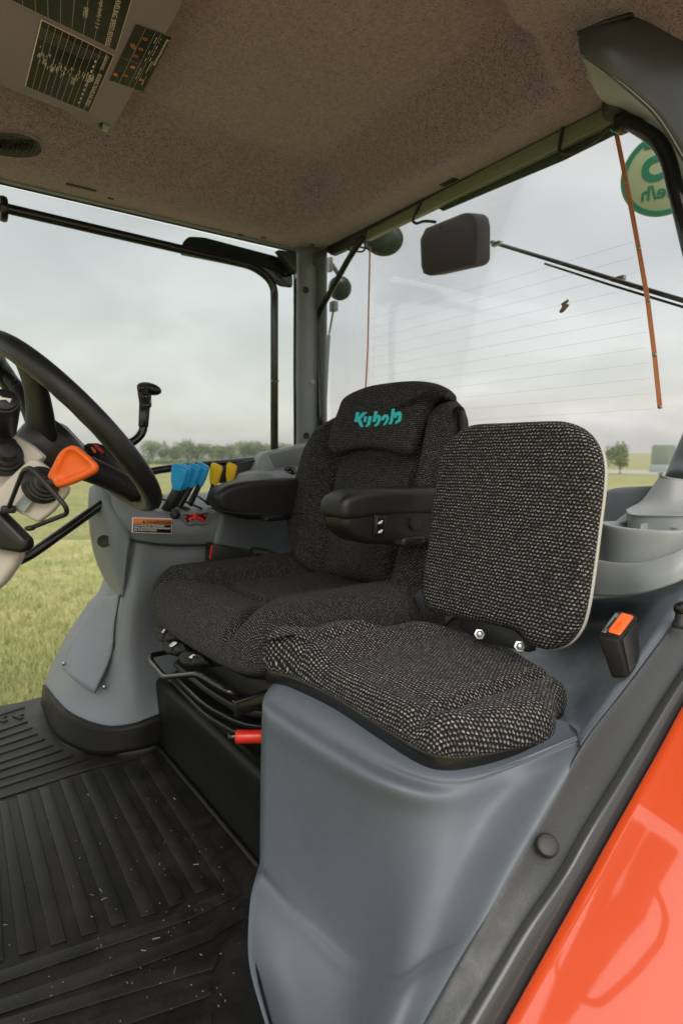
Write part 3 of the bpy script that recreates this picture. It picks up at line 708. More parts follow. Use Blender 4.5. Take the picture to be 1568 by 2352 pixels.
# ------------------------------------------------------------------ upper left-hand pillar trim (near right of picture)
pt = thing('pillar_trim', 'sculpted dark grey trim at the upper end of the near rear pillar', 'trim')
t0 = [P(1330, 74, y=.62), P(1380, 56, y=.60), P(1440, 40, y=.585), P(1500, 24, y=.57), P(1600, 5, y=.55)]
t1 = [P(1328, 98, y=.615), P(1390, 100, y=.575), P(1450, 110, y=.555), P(1520, 130, y=.54), P(1620, 160, y=.52)]
t2 = [P(1332, 128, y=.61), P(1395, 172, y=.575), P(1460, 222, y=.555), P(1520, 285, y=.545), P(1600, 420, y=.53)]
patch('dark_face', [t0, t1, t2], TRIM, pt, n=6, thick=.004)
u0 = [p+V(0, .001, 0) for p in t2]
u2 = [P(1350, 180, y=.63), P(1385, 234, y=.66), P(1440, 256, y=.66), P(1526, 333, y=.64), P(1580, 455, y=.62)]
u1 = [a.lerp(b_, .5)+V(.004, 0, .004) for a, b_ in zip(u0, u2)]
patch('light_face', [u0, u1, u2], GREYL, pt, n=6, thick=.003)
tube('top_seam', [P(1326, 78, y=.625), P(1386, 52, y=.60), P(1440, 36, y=.585), P(1500, 20, y=.57), P(1600, 2, y=.55)], .004, BLACK, pt)

box('end_cap', P(1424, 240, y=.69), .06, .05, .05, TRIM, pt, bw=.008)
# ------------------------------------------------------------------ right-hand control console
con = thing('control_console', 'grey moulded control console on the far side of the operator seat', 'console')
def Cy(px, py, y): return P(px, py, y=y)
# lower column: rows bottom -> top
rows = [
 [Cy(92, 1615, 1.95), Cy(130, 1690, 1.68), Cy(215, 1728, 1.55), Cy(300, 1722, 1.50), Cy(375, 1705, 1.50), Cy(470, 1690, 1.50)],
 [Cy(97, 1570, 1.93), Cy(150, 1632, 1.68), Cy(225, 1664, 1.56), Cy(300, 1662, 1.51), Cy(375, 1640, 1.50), Cy(470, 1620, 1.50)],
]
patch('skirt', [[p+V(0, -.012, 0) for p in r_] for r_ in rows], STEPM, con, n=6, thick=.02)
rows = [
 [Cy(97, 1590, 1.93), Cy(150, 1650, 1.68), Cy(225, 1684, 1.57), Cy(300, 1682, 1.52), Cy(375, 1665, 1.51), Cy(480, 1650, 1.51)],
 [Cy(112, 1545, 1.92), Cy(165, 1610, 1.69), Cy(235, 1630, 1.59), Cy(300, 1600, 1.53), Cy(375, 1590, 1.54), Cy(480, 1570, 1.54)],
 [Cy(150, 1465, 1.88), Cy(198, 1490, 1.71), Cy(245, 1510, 1.63), Cy(292, 1500, 1.55), Cy(375, 1490, 1.57), Cy(480, 1480, 1.57)],
 [Cy(196, 1395, 1.84), Cy(230, 1405, 1.73), Cy(262, 1415, 1.66), Cy(295, 1400, 1.56), Cy(375, 1400, 1.57), Cy(490, 1395, 1.57)],
 [Cy(235, 1340, 1.80), Cy(252, 1330, 1.74), Cy(272, 1320, 1.68), Cy(302, 1310, 1.57), Cy(380, 1320, 1.57), Cy(495, 1320, 1.57)],
 [Cy(262, 1215, 1.78), Cy(268, 1215, 1.74), Cy(282, 1215, 1.68), Cy(310, 1220, 1.575), Cy(385, 1225, 1.57), Cy(500, 1225, 1.57)],
]
patch('lower_column', rows, GREY, con, n=6, thick=.012)
seam = [(277, 1365), (270, 1400), (263, 1440), (263, 1475), (262, 1505), (250, 1540), (236, 1580), (228, 1592), (210, 1592), (170, 1568), (136, 1538), (140, 1522)]
tube('seam', cat([Cy(x, y, 1.575+max(0, (290-x))*.00085+.0+(.03 if x < 200 else 0)) for x, y in seam[:6]], 4), .0018, BLACK, con, n=6)
# hatch (raised cover)
hp = [[(141, 1535), (175, 1565), (215, 1592)], [(165, 1478), (205, 1500), (250, 1512)], [(205, 1420), (235, 1430), (262, 1440)], [(240, 1368), (256, 1368), (272, 1362)]]
hy = [[1.74, 1.66, 1.60], [1.77, 1.68, 1.608], [1.77, 1.70, 1.63], [1.755, 1.71, 1.66]]
patch('hatch_cover', [[Cy(*q, yy-.012) for q, yy in zip(a, b_)] for a, b_ in zip(hp, hy)], GREY, con, n=6, thick=.008, label='smooth hatch cover low on the console')
for q, yy in (((147, 1524), 1.72), ((240, 1578), 1.588)): lathe('screw', [(.006, 0), (.006, .002), (.003, .004)], Cy(*q, yy), (-.3, -1, .1), METAL, con, n=12)
# front pod
rows = [
 [Cy(275, 1372, 1.60), Cy(276, 1372, 1.595), Cy(277, 1372, 1.59), Cy(278, 1371, 1.585)],
 [Cy(240, 1330, 1.66), Cy(256, 1332, 1.62), Cy(272, 1338, 1.585), Cy(284, 1335, 1.57)],
 [Cy(217, 1275, 1.68), Cy(240, 1278, 1.62), Cy(264, 1285, 1.575), Cy(291, 1290, 1.56)],
 [Cy(206, 1215, 1.69), Cy(235, 1222, 1.61), Cy(262, 1240, 1.57), Cy(296, 1258, 1.555)],
 [Cy(203, 1155, 1.69), Cy(228, 1150, 1.62), Cy(265, 1190, 1.575), Cy(300, 1232, 1.56)],
 [Cy(206, 1120, 1.70), Cy(228, 1112, 1.64), Cy(262, 1150, 1.60), Cy(300, 1190, 1.58)],
]
patch('front_pod', rows, GREY, con, n=6, thick=.012)
lathe('hole', [(.016, 0), (.0165, .002), (.0145, .002), (.0145, -.0005), (.001, -.0004)], Cy(239, 1243, 1.588), (-.25, -1, 0), BLACK, con, n=24)
# upper band
top_e = [(214, 1118), (262, 1142), (320, 1166), (372, 1183), (425, 1196), (462, 1196), (500, 1176), (512, 1172)]
bot_e = [(222, 1160), (250, 1208), (290, 1236), (340, 1247), (398, 1252), (440, 1252), (487, 1250), (497, 1250)]
ty = [1.68, 1.60, 1.56, 1.545, 1.54, 1.54, 1.54, 1.54]
mid = [((a[0]+b_[0])/2-(4 if i < 2 else 0), (a[1]+b_[1])/2) for i, (a, b_) in enumerate(zip(top_e, bot_e))]
rows = [[Cy(*q, yy+.015) for q, yy in zip(bot_e, ty)], [Cy(*q, yy-.004) for q, yy in zip(mid, ty)], [Cy(*q, yy) for q, yy in zip(top_e, ty)], [Cy(q[0]+4, q[1]-6, yy+.02) for q, yy in zip(top_e, ty)]]
patch('upper_band', rows, GREY, con, n=6, thick=.01)
tube('seam', cat([Cy(q[0], q[1]+1, yy+.010) for q, yy in zip(bot_e[1:], ty[1:])], 4), .0025, BLACK, con, n=6)
tube('seam', [Cy(509, 1180, 1.538), Cy(500, 1225, 1.538), Cy(486, 1284, 1.55)], .0018, BLACK, con, n=6)
# top deck (a near horizontal surface)
zc = .572
dk = [[Cy(215, 1112, 1.72), Cy(300, 1128, 1.74), Cy(400, 1135, 1.75), Cy(520, 1128, 1.76)], [Cy(222, 1122, 1.66), Cy(310, 1150, 1.64), Cy(410, 1165, 1.63), Cy(520, 1150, 1.64)], [Cy(218, 1124, 1.67), Cy(318, 1163, 1.565), Cy(425, 1192, 1.55), Cy(525, 1175, 1.55)]]
patch('top_deck', dk, GREYL, con, n=5, thick=.01)
for (a, b_) in (((372, 1146), (437, 1170)), ((402, 1142), (465, 1169)), ((452, 1138), (476, 1155)), ((395, 1158), (432, 1172))):
    tube('lever_slot', [Cy(*a, 1.640), Cy((a[0]+b_[0])/2, (a[1]+b_[1])/2, 1.618), Cy(*b_, 1.598)], .0035, BLACK, con, n=6)
# rear inner panel, facing the seat
rows = [[Cy(480, 1320, 1.54), Cy(560, 1310, 1.60), Cy(640, 1300, 1.62), Cy(740, 1290, 1.62)], [Cy(495, 1250, 1.535), Cy(560, 1262, 1.60), Cy(640, 1270, 1.63), Cy(740, 1250, 1.63)],
        [Cy(506, 1190, 1.53), Cy(570, 1195, 1.56), Cy(640, 1198, 1.60), Cy(740, 1190, 1.62)], [Cy(512, 1130, 1.53), Cy(580, 1120, 1.55), Cy(650, 1112, 1.60), Cy(750, 1110, 1.62)], [Cy(535, 1100, 1.60), Cy(590, 1085, 1.62), Cy(660, 1070, 1.64), Cy(760, 1060, 1.64)]]
patch('inner_wall', rows, GREY, con, n=5, thick=.012)
rows = [[Cy(560, 1300, 1.50), Cy(640, 1295, 1.50), Cy(700, 1290, 1.50), Cy(740, 1290, 1.50)], [Cy(590, 1275, 1.60), Cy(660, 1262, 1.59), Cy(700, 1240, 1.60), Cy(740, 1230, 1.6)]]
# raised switch box
bx = [Cy(*q, 1.66) for q in ((578, 1092), (590, 1070), (600, 1050), (608, 1040), (728, 1013), (746, 1020), (760, 1085), (640, 1100))]
plate('switch_box', bx, .05, GREYL, con, bw=.006)
plate('recess_panel', [Cy(*q, 1.6585) for q in ((617, 1044), (727, 1020), (738, 1030), (722, 1060), (633, 1080))], .004, GREY, con, bw=.001)
rows = [[Cy(540, 1102, 1.62), Cy(600, 1098, 1.60), Cy(700, 1100, 1.60), Cy(760, 1100, 1.60)], [Cy(548, 1088, 1.64), Cy(600, 1083, 1.62), Cy(700, 1086, 1.61), Cy(760, 1080, 1.61)], [Cy(586, 1076, 1.70), Cy(622, 1074, 1.67), Cy(700, 1068, 1.665), Cy(760, 1060, 1.66)]]
patch('shelf', rows, GREYL, con, n=5, thick=.01)
hexa('switch_plate', [Cy(638, 1086, 1.635), Cy(648, 1096, 1.615), Cy(745, 1080, 1.615), Cy(735, 1064, 1.65)], [Cy(638, 1083, 1.635), Cy(648, 1093, 1.615), Cy(745, 1077, 1.615), Cy(735, 1061, 1.65)], BLACK, con, bw=.001)
lathe('rotary_knob', [(.021, 0), (.021, .006), (.018, .016), (.012, .02)], Cy(666, 1088, 1.625), (0, -.25, 1), BLACKG, con, n=28)
lathe('rotary_knob', [(.010, 0), (.010, .006), (.006, .008)], Cy(706, 1081, 1.625), (0, -.25, 1), BLACK, con, n=20)
box('toggle', Cy(721, 1070, 1.625), .006, .006, .022, METAL, con, bw=.001, label='small chrome toggle switch'); lathe('toggle_ring', [(.013, 0), (.013, .003), (.009, .005)], Cy(722, 1077, 1.625), (0, -.25, 1), METAL, con, n=20)
# levers
def lever(kx, ky, w, h, bx_, by_, mat, y0, lab, tilt=.22, sr=.010):
    lv = thing('lever', lab, 'x'); del lv['category']; lv.parent = con
    yk = y0
    o_ = Cy(kx, ky, yk)
    sc = (o_-EYE).dot(cf)/FPX
    ex = cr.copy(); ey = (Vector((0, 0, 1))+cr*tilt).normalized(); ey = (ey-0*cf)
    ez = ex.cross(ey).normalized(); ex = ey.cross(ez)
    def L(a, b_, c): return o_+ex*a*sc+ey*b_*sc+ez*c
    th = .013
    bot = [L(-w*.25, -h/2, -th*.7), L(w*.22, -h/2, -th*.7), L(w*.22, -h/2, th*.7), L(-w*.25, -h/2, th*.7)]
    m1 = [L(-w*.42, -h*.12, -th), L(w*.38, -h*.12, -th), L(w*.38, -h*.12, th), L(-w*.42, -h*.12, th)]
    m2 = [L(-w*.46, h*.40, -th), L(w*.48, h*.28, -th), L(w*.48, h*.28, th), L(-w*.46, h*.40, th)]
    tp = [L(-w*.34, h*.5, -th*.7), L(w*.42, h*.40, -th*.7), L(w*.42, h*.40, th*.7), L(-w*.34, h*.5, th*.7)]
    vs_ = bot+m1+m2+tp; fs_ = [(0, 1, 2, 3), (15, 14, 13, 12)]
    for r0 in (0, 4, 8):
        for k in range(4): fs_.append((r0+k, r0+4+k, r0+4+(k+1) % 4, r0+(k+1) % 4))
    k_ = mesh('knob', vs_, fs_, mat, con); k_.parent = lv; k_.location = (0, 0, 0); fixn(k_); bev(k_, .0045, 4, 25)
    s_ = tube('stalk', [Cy(bx_, by_, 1.60), L(0, -h*.42, 0)], sr, SATIN, con, flat=.6); s_.parent = lv
    return lv
lever(463, 1090, 30, 56, 436, 1160, BLUE_P, 1.62, 'third blue knobbed lever, nearest the yellow ones')
lever(444, 1092, 30, 58, 410, 1166, BLUE_P, 1.60, 'second blue knobbed lever')
lever(423, 1094, 36, 60, 392, 1168, BLUE_P, 1.585, 'blue knob half hidden behind the front blue knob', .12)
lever(412, 1096, 40, 62, 380, 1174, BLUE_P, 1.57, 'front blue knobbed lever, largest', .16, .014)
lever(495, 1090, 28, 54, 476, 1158, YEL_P, 1.62, 'first yellow knobbed lever', .18)
lever(531, 1087, 24, 50, 520, 1150, YEL_P, 1.64, 'second yellow knobbed lever, above the armrest', .12)
plate('toggle_flap', [Cy(*q, 1.575) for q in ((359, 1142), (366, 1137), (374, 1140), (372, 1155), (365, 1169), (357, 1168), (355, 1158))], .006, SATIN, con, bw=.002)
plate('button', [Cy(*q, 1.60) for q in ((363, 1140), (366, 1134), (378, 1136), (376, 1146))], .006, YEL_P, con, bw=.002)
kn = lathe('ribbed_knob', [(.012, 0), (.0135, .002), (.0135, .014), (.010, .017)], Cy(408, 1182, 1.545), (-1, -.35, .25), BLACK, con, n=18)
# red rotary dial in its recess
plate('dial_frame', [Cy(*q, 1.525) for q in ((417, 1181), (484, 1176), (489, 1184), (480, 1204), (466, 1207), (452, 1203), (440, 1208), (432, 1206))], .014, GREY, con, bw=.003)
plate('dial_plate', [Cy(*q, 1.523) for q in ((421, 1182), (478, 1178), (471, 1199), (460, 1187), (443, 1190), (431, 1201))], .003, DARKP, con, bw=.0005)
pp = [Cy(450+20*math.cos(a), 1207-20*math.sin(a)*.95, 1.519) for a in [R(25+i*13) for i in range(10)]]
tube('dial_wheel', pp, .0045, RED_P, con, n=8, flat=.6); box('dial_pointer', Cy(448, 1188, 1.516), .010, .006, .012, RED_P, con, bw=.002)
box('dial_mark', Cy(450, 1181.5, 1.521), .035, .002, .003, RED_P, con, bw=0); 
for q in ((427, 1187), (472, 1184)): plate('dial_mark', [Cy(q[0], q[1]-4, 1.5205), Cy(q[0]+3, q[1], 1.5205), Cy(q[0], q[1]+4, 1.5205), Cy(q[0]-3, q[1], 1.5205)], .001, RED_P, con, bw=0)
# warning label
wy = 1.531
cs = [Cy(304, 1188, wy), Cy(396, 1191, wy), Cy(395, 1227, wy), Cy(303, 1223, wy)]
wlab = plate('warning_label', cs, .0015, WHITE, con, bw=.0008, label='orange and black WARNING sticker with white border')
def W2(u, v, off=.0022): return uvp(cs, u, v)+V(0, -off, 0)
plate('orange_field', [W2(.025, .06), W2(.975, .06), W2(.975, .40), W2(.025, .40)], .0006, WARN_O, wlab, bw=0)
plate('black_field', [W2(.025, .43), W2(.975, .43), W2(.975, .94), W2(.025, .94)], .0006, DARKP, wlab, bw=0)
exw = (cs[1]-cs[0]).normalized(); eyw = (cs[0]-cs[3]).normalized()
text('lettering', 'WARNING', .0125, W2(.34, .36, .0032), exw, eyw, plastic('label_brown', (.10, .02, .005), .5), wlab, .0001, sx=1.15, bold=.0002)
mesh('warning_triangle', [W2(.24, .34, .0032), W2(.31, .34, .0032), W2(.275, .14, .0032)], [(0, 1, 2)], DARKP, wlab, smooth=False)
for i, tx in enumerate(('USE [UP-DOWN] ONLY ON FARM FIELDS.', 'FOR ALL OTHER APPLICATIONS, USE HYDRAULIC', 'DIAL TO MOVE ATTACHMENT.')):
    text('lettering', tx, .0062, W2(.04, .575+i*.15, .0032), exw, eyw, WHITE, wlab, .0001, sx=.69, bold=.00012)
# black retractor box and corrugated hose behind the seat
rb = thing('belt_retractor', 'black retractor box with red edge and ribbed hose between seat and console', 'retractor')
plate('housing', [Cy(*q, 1.50) for q in ((490, 1248), (520, 1255), (580, 1264), (600, 1275), (600, 1300), (486, 1300))], .05, BLACK, rb, bw=.003)
plate('red_edge', [Cy(*q, 1.498) for q in ((486, 1252), (490, 1254), (485, 1284), (481, 1284))], .004, RED_P, rb, bw=.0005)
hp = cat([Cy(*q, 1.49) for q in ((578, 1268), (598, 1270), (620, 1276), (645, 1287), (670, 1305))], 10)
rads = [.014+.003*(i % 2) for i in range(len(hp))]; tube('ribbed_hose', hp, rads, BLACK, rb, n=14)

# ------------------------------------------------------------------ loader joystick
js = thing('loader_joystick', 'black loader joystick grip with round buttons on a bent tube', 'joystick')
jy = 1.50
tube('bent_tube', fillet([Cy(288, 1022, jy), Cy(312, 1012, jy), Cy(329, 992, jy), Cy(331, 960, jy)], .04), .0105, BLACKG, js)
hexa('stem', [Cy(318, 980, jy-.012), Cy(341, 982, jy-.012), Cy(341, 982, jy+.015), Cy(318, 980, jy+.015)], [Cy(321, 900, jy-.012), Cy(348, 900, jy-.012), Cy(348, 900, jy+.015), Cy(321, 900, jy+.015)], SATIN, js, bw=.003)
plate('stem_plate', [Cy(*q, jy-.014) for q in ((322, 945), (338, 945), (336, 978), (321, 978))], .002, BLACKG, js, bw=.0005)
def blob(name, c, ax, mat, parent, rot=0, label=None):
    ex, ey, ez = cr, V(0, 0, 1), -cf
    vs_ = []; fs_ = []; n, mm = 20, 10
    ca, sa = math.cos(rot), math.sin(rot)
    for i in range(mm+1):
        th = math.pi*i/mm
        for k in range(n):
            a = 2*math.pi*k/n; x, z_, y_ = math.sin(th)*math.cos(a)*ax[0], math.cos(th)*ax[1], math.sin(th)*math.sin(a)*ax[2]
            vs_.append(c+ex*(x*ca-z_*sa)+ey*(x*sa+z_*ca)+ez*y_)
    for i in range(mm):
        for k in range(n): fs_.append((i*n+k, i*n+(k+1) % n, (i+1)*n+(k+1) % n, (i+1)*n+k))
    o_ = mesh(name, vs_, fs_, mat, parent, label=label); fixn(o_); return o_
blob('grip_head', Cy(343, 893, jy), (.031, .015, .018), SATIN, js, -.22)
hexa('grip_body', [Cy(321, 938, jy-.018), Cy(347, 938, jy-.018), Cy(350, 935, jy+.018), Cy(324, 935, jy+.018)], [Cy(313, 884, jy-.018), Cy(340, 880, jy-.018), Cy(346, 880, jy+.018), Cy(318, 884, jy+.018)], SATIN, js, bw=.006)
for q in ((328, 891), (336, 911), (336, 931)):
    lathe('button_bezel', [(.0125, 0), (.0125, .003), (.009, .004)], Cy(*q, jy-.023), (-.3, -1, .1), BLACK, js, n=20, ell=.8)
    lathe('button', [(.0085, 0), (.0085, .004), (.005, .006)], Cy(*q, jy-.0265), (-.3, -1, .1), BLACKG, js, n=20, ell=.7)

# ------------------------------------------------------------------ steering wheel
sw = thing('steering_wheel', 'black steering wheel with thick grip rim and wide spokes', 'steering wheel')
wc = V(.259, 1.25, .8054); wth = .731
wN = V(math.cos(wth), 0, math.sin(wth)); wa = wN.cross(V(0, 1, 0)).normalized(); wb = wN.cross(wa)
WR = .2
def wp(ang, r_=WR, h=0): return wc+wa*math.cos(ang)*r_+wb*math.sin(ang)*r_+wN*h
nseg = 160
vs, fs = [], []
for i in range(nseg):
    a = 2*math.pi*i/nseg; c = wp(a); rd = (c-wc).normalized(); 
    for k in range(20):
        t = 2*math.pi*k/20; gr = .0188
        inner = max(0, -math.cos(t))
        gr += .0012*inner*math.cos(a*26)*(1 if math.cos(a*1.0) > -2 else 0)
        vs.append(c+rd*math.cos(t)*gr+wN*math.sin(t)*gr*1.05)
for i in range(nseg):
    for k in range(20): j = (i+1) % nseg; fs.append((i*20+k, i*20+(k+1) % 20, j*20+(k+1) % 20, j*20+k))
o = mesh('rim', vs, fs, WHEELM, sw); fixn(o)
tube('rim_seam', [wp(a_)+(wp(a_)-wc).normalized()*.0105-wN*.0162 for a_ in [2*math.pi*i/140 for i in range(140)]], .0006, BLACKG, sw, n=5, closed=True)
def spoke(ang, w0, w1, thk=.019, name='spoke'):
    r0, r1 = .035, .187; rows_ = []
    t = (wp(ang+.01)-wp(ang-.01)).normalized(); rd = (wp(ang)-wc).normalized()
    prev = None; vs_ = []; fs_ = []
    for k in range(9):
        f = k/8; rr = r0+(r1-r0)*f; w = w0+(w1-w0)*f-.006*math.sin(f*3.14); h = -.055*(1-f)**1.6; th = thk-.3*thk*f
        c = wc+rd*rr+wN*h
        for (a_, b_) in ((-1, -.6), (-.8, .6), (0, 1), (.8, .6), (1, -.6), (0, -1.1)): vs_.append(c+t*a_*w+wN*b_*th)
    for k in range(8):
        for j in range(6): fs_.append((k*6+j, k*6+(j+1) % 6, k*6+6+(j+1) % 6, k*6+6+j))
    fs_.append(tuple(range(6))[::-1]); fs_.append(tuple(48+j for j in range(6)))
    o_ = mesh(name, vs_, fs_, SPOKEM, sw); fixn(o_); m_ = o_.modifiers.new('sub', 'SUBSURF'); m_.levels = m_.render_levels = 2
    for f in (.70, .78):
        rr = r0+(r1-r0)*f; w = w0+(w1-w0)*f-.006*math.sin(f*3.14)
        ring = tube('spoke_groove', [wc+rd*rr+wN*(-.055*(1-f)**1.6)+t*a_*(w*.97)+wN*b_*.0095 for a_, b_ in ((-1, -.3), (-.8, .75), (0, 1.15), (.8, .75), (1, -.3), (.6, -.8), (0, -1.1), (-.6, -.8))], .0012, BLACKG, sw, n=6, closed=True)
def ang_of(px, py):
    best = None
    for i in range(720):
        a = 2*math.pi*i/720; p = wp(a)-EYE; d_ = p.dot(cf); x = 784+FPX*p.dot(cr)/d_; y = 1176-FPX*p.dot(cu)/d_
        e_ = (x-px)**2+(y-py)**2
        if best is None or e_ < best[0]: best = (e_, a)
    return best[1]
spoke(ang_of(335, 1150), .042, .034, .034); spoke(ang_of(45, 820), .050, .040); spoke(ang_of(-420, 700) if False else ang_of(0, 858), .026, .022)
lathe('hub', [(.055, -.10), (.062, -.06), (.06, -.035), (.05, -.02), (.046, -.018), (.044, -.022), (.001, -.020)], wc, wN, SATIN, sw, n=40)

# ------------------------------------------------------------------ steering column, stalks, shuttle lever
sc_ = thing('steering_column', 'cream and black steering column with shuttle lever boots', 'steering column')
def Dd(px, py, d): return P(px, py, d=d)
pl = [Dd(*q, .98) for q in ((-80, 990), (10, 985), (72, 1022), (100, 1048), (60, 1092), (0, 1150), (-80, 1200))]
plate('upper_cover', pl, .018, CREAM, sc_, bw=.005, seg=4)
pl = [Dd(*q, .955) for q in ((0, 1180), (-20, 1140), (22, 1095), (66, 1055), (82, 1054), (105, 1072), (157, 1121), (150, 1136), (118, 1175), (92, 1196), (84, 1199), (45, 1180), (22, 1165))]
plate('side_cover', pl, .016, CREAM, sc_, bw=.005, seg=4)
pl = [Dd(*q, .94) for q in ((-80, 1140), (0, 1178), (62, 1240), (61, 1256), (50, 1272), (-80, 1250))]
plate('black_shroud', pl, .03, SATIN, sc_, bw=.008, seg=4)
pl = [Dd(*q, .97) for q in ((-80, 1240), (0, 1258), (46, 1268), (32, 1300), (5, 1338), (-30, 1370), (-80, 1390))]
plate('lower_cover', pl, .03, CREAM, sc_, bw=.010, seg=4)
c = Dd(100, 1112, .945)
bn = (EYE-c).normalized()*.8+cr*.45+V(0, 0, .35)
lathe('lever_boot', [(.0305, -.010), (.0310, -.002), (.0285, 0), (.0285, .003), (.024, .003), (.024, .007), (.019, .007), (.0185, .011), (.014, .012), (.012, .018), (.008, .024)], c, bn, BLACK, sc_, n=40, label='round stepped rubber boot under the orange lever')
c2 = Dd(10, 1044, .96)
lathe('lever_boot', [(.034, -.012), (.034, 0), (.029, 0), (.029, .004), (.023, .004), (.023, .008), (.016, .010), (.012, .02)], c2, bn, BLACK, sc_, n=40, label='round stepped rubber boot under the horn stalk')
# tab plate on the cover
plate('steel_tab', [Dd(*q, .945) for q in ((66, 1120), (86, 1137), (56, 1178), (34, 1162))], .004, GREYL, sc_, bw=.0008)
gw = fillet([Dd(20, 1168, .94), Dd(54, 1080, .90), Dd(72, 1073, .88), Dd(152, 1163, .88), Dd(155, 1180, .89), Dd(70, 1213, .93)], .012)
tag(tube('wire_guard', gw, .0036, BLACK, n=10), 'bent black wire guard in front of the orange lever', 'guard')
lathe('guard_eye', [(.004, -.004), (.008, -.002), (.008, .002), (.004, .004)], Dd(70, 1213, .93), (0, 0, 1), BLACKG, sc_, n=14)
box('guard_clamp', Dd(20, 1170, .945), .02, .02, .012, BLACK, sc_)
# horn stalk
hs = thing('horn_stalk', 'thick black cylinder switch with a white horn symbol on its end', 'switch')
ca, cb = Dd(11, 920, .90), Dd(2, 1030, 1.04)
hx = (ca-cb).normalized(); L_ = (ca-cb).length
ex_, ey_, ez_ = frame((hx*.75+(EYE-ca).normalized()*.62))
lathe('barrel', [(.012, -.02), (.017, 0), (.0205, .012), (.0225, L_-.018), (.0225, L_-.006), (.020, L_)], cb, hx, BLACK, hs, n=36)
lathe('button', [(.0175, 0), (.0175, .003), (.015, .0045), (.001, .005)], ca, hx, SATIN, hs, n=32)
exh, eyh, ezh = frame(hx)
iv = lambda a, b_: ca+hx*.0056+(cr-hx*cr.dot(hx)).normalized()*a+hx.cross((cr-hx*cr.dot(hx)).normalized())*b_*1
icon = [(-.009, -.004), (-.004, -.0035), (.002, -.001), (.008, -.005), (.009, .003), (.004, .002), (-.003, .0015), (-.0085, .004)]
plate('horn_symbol', [iv(a, b_) for a, b_ in icon], .0006, WHITE, hs, bw=0, away=False)
# orange paddle
sl = thing('shuttle_lever', 'bright orange paddle shaped shuttle lever with hollow face', 'lever')
dN = .905
outl = [(118, 1102), (104, 1096), (116, 1072), (132, 1040), (150, 1026), (164, 1022), (176, 1027), (216, 1062), (221, 1074), (214, 1086), (170, 1108), (132, 1120), (120, 1112)]
fc = [Dd(x, y, dN+.0004*(160-x)*.35) for x, y in outl]
nrm = -cf; cc = sum(fc, Vector())/len(fc)
inn = [(128, 1103), (126, 1090), (140, 1058), (152, 1036), (164, 1033), (178, 1040), (206, 1066), (206, 1076), (190, 1084), (152, 1100), (138, 1108)]
fi = cat([Dd(x, y, dN+.0004*(160-x)*.35) for x, y in inn], 2, True); fo_ = cat(fc, 2, True)
# rim ring + recessed floor + body, one mesh
N1 = 26
def res(pts, n):
    L = [0]
    for i in range(len(pts)): L.append(L[-1]+(pts[(i+1) % len(pts)]-pts[i]).length)
    r_ = []; j = 0
    for k in range(n):
        t = L[-1]*k/n
        while L[j+1] < t: j += 1
        r_.append(pts[j].lerp(pts[(j+1) % len(pts)], (t-L[j])/max(1e-9, L[j+1]-L[j])))
    return r_
A1, A2 = res(fo_, 48), res(fi, 48)
A3 = [p+cf*.006+(cc-p)*.10 for p in A2]; A4 = [p+cf*.009+(cc-p)*.35 for p in A2]
B1 = [p+cf*.012+(p-cc)*.03 for p in A1]; B2 = [p+cf*.022+(cc-p)*.12 for p in A1]
lay = [A4, A3, A2, A1, B1, B2]; vs = [p for l in lay for p in l]; fs = []
for k in range(5):
    for i in range(48): fs.append((k*48+i, k*48+(i+1) % 48, (k+1)*48+(i+1) % 48, (k+1)*48+i))
fs.append(tuple(range(48))); fs.append(tuple(5*48+i for i in range(48)))
o = mesh('paddle', vs, fs, ORANGE_P, sl); fixn(o); m = o.modifiers.new('sub', 'SUBSURF'); m.levels = m.render_levels = 1
tube('stalk', [Dd(126, 1105, .915), Dd(104, 1112, .94)], .007, BLACK, sl)
# rocker pod
rp_ = thing('rocker_pod', 'dark pod with orange rocker switches behind the wheel rim', 'switch')
pp = [Dd(*q, 1.32) for q in ((184, 1026), (200, 1017), (222, 1017), (240, 1024), (262, 1050), (292, 1084), (280, 1110), (240, 1095), (205, 1060))]
plate('housing', pp, .07, SATIN, rp_, bw=.006)
plate('rocker', [Dd(*q, 1.312) for q in ((213, 1021), (220, 1020), (238, 1037), (236, 1043), (230, 1040))], .004, RED_P, rp_, bw=.001)
plate('rocker', [Dd(*q, 1.312) for q in ((208, 1027), (213, 1027), (221, 1036), (219, 1041), (213, 1038))], .004, WARN_O, rp_, bw=.001)
# instrument hood behind the wheel
ih = thing('instrument_hood', 'black instrument hood with a thin bright ring behind the steering wheel', 'dashboard')
plate('hood', [Dd(*q, 1.25) for q in ((102, 958), (118, 968), (180, 1034), (240, 1092), (285, 1120), (270, 1140), (215, 1110), (150, 1080), (100, 1010))], .08, SATIN, ih, bw=.006)
tube('gauge_ring', cat([Dd(*q, 1.12) for q in ((116, 996), (128, 1000), (142, 1012), (155, 1028), (158, 1038))], 5), .0012, METAL, ih, n=8)
plate('display', [Dd(*q, 1.18) for q in ((106, 966), (118, 980), (122, 1000), (112, 990))], .004, GREEND, ih, bw=.001)

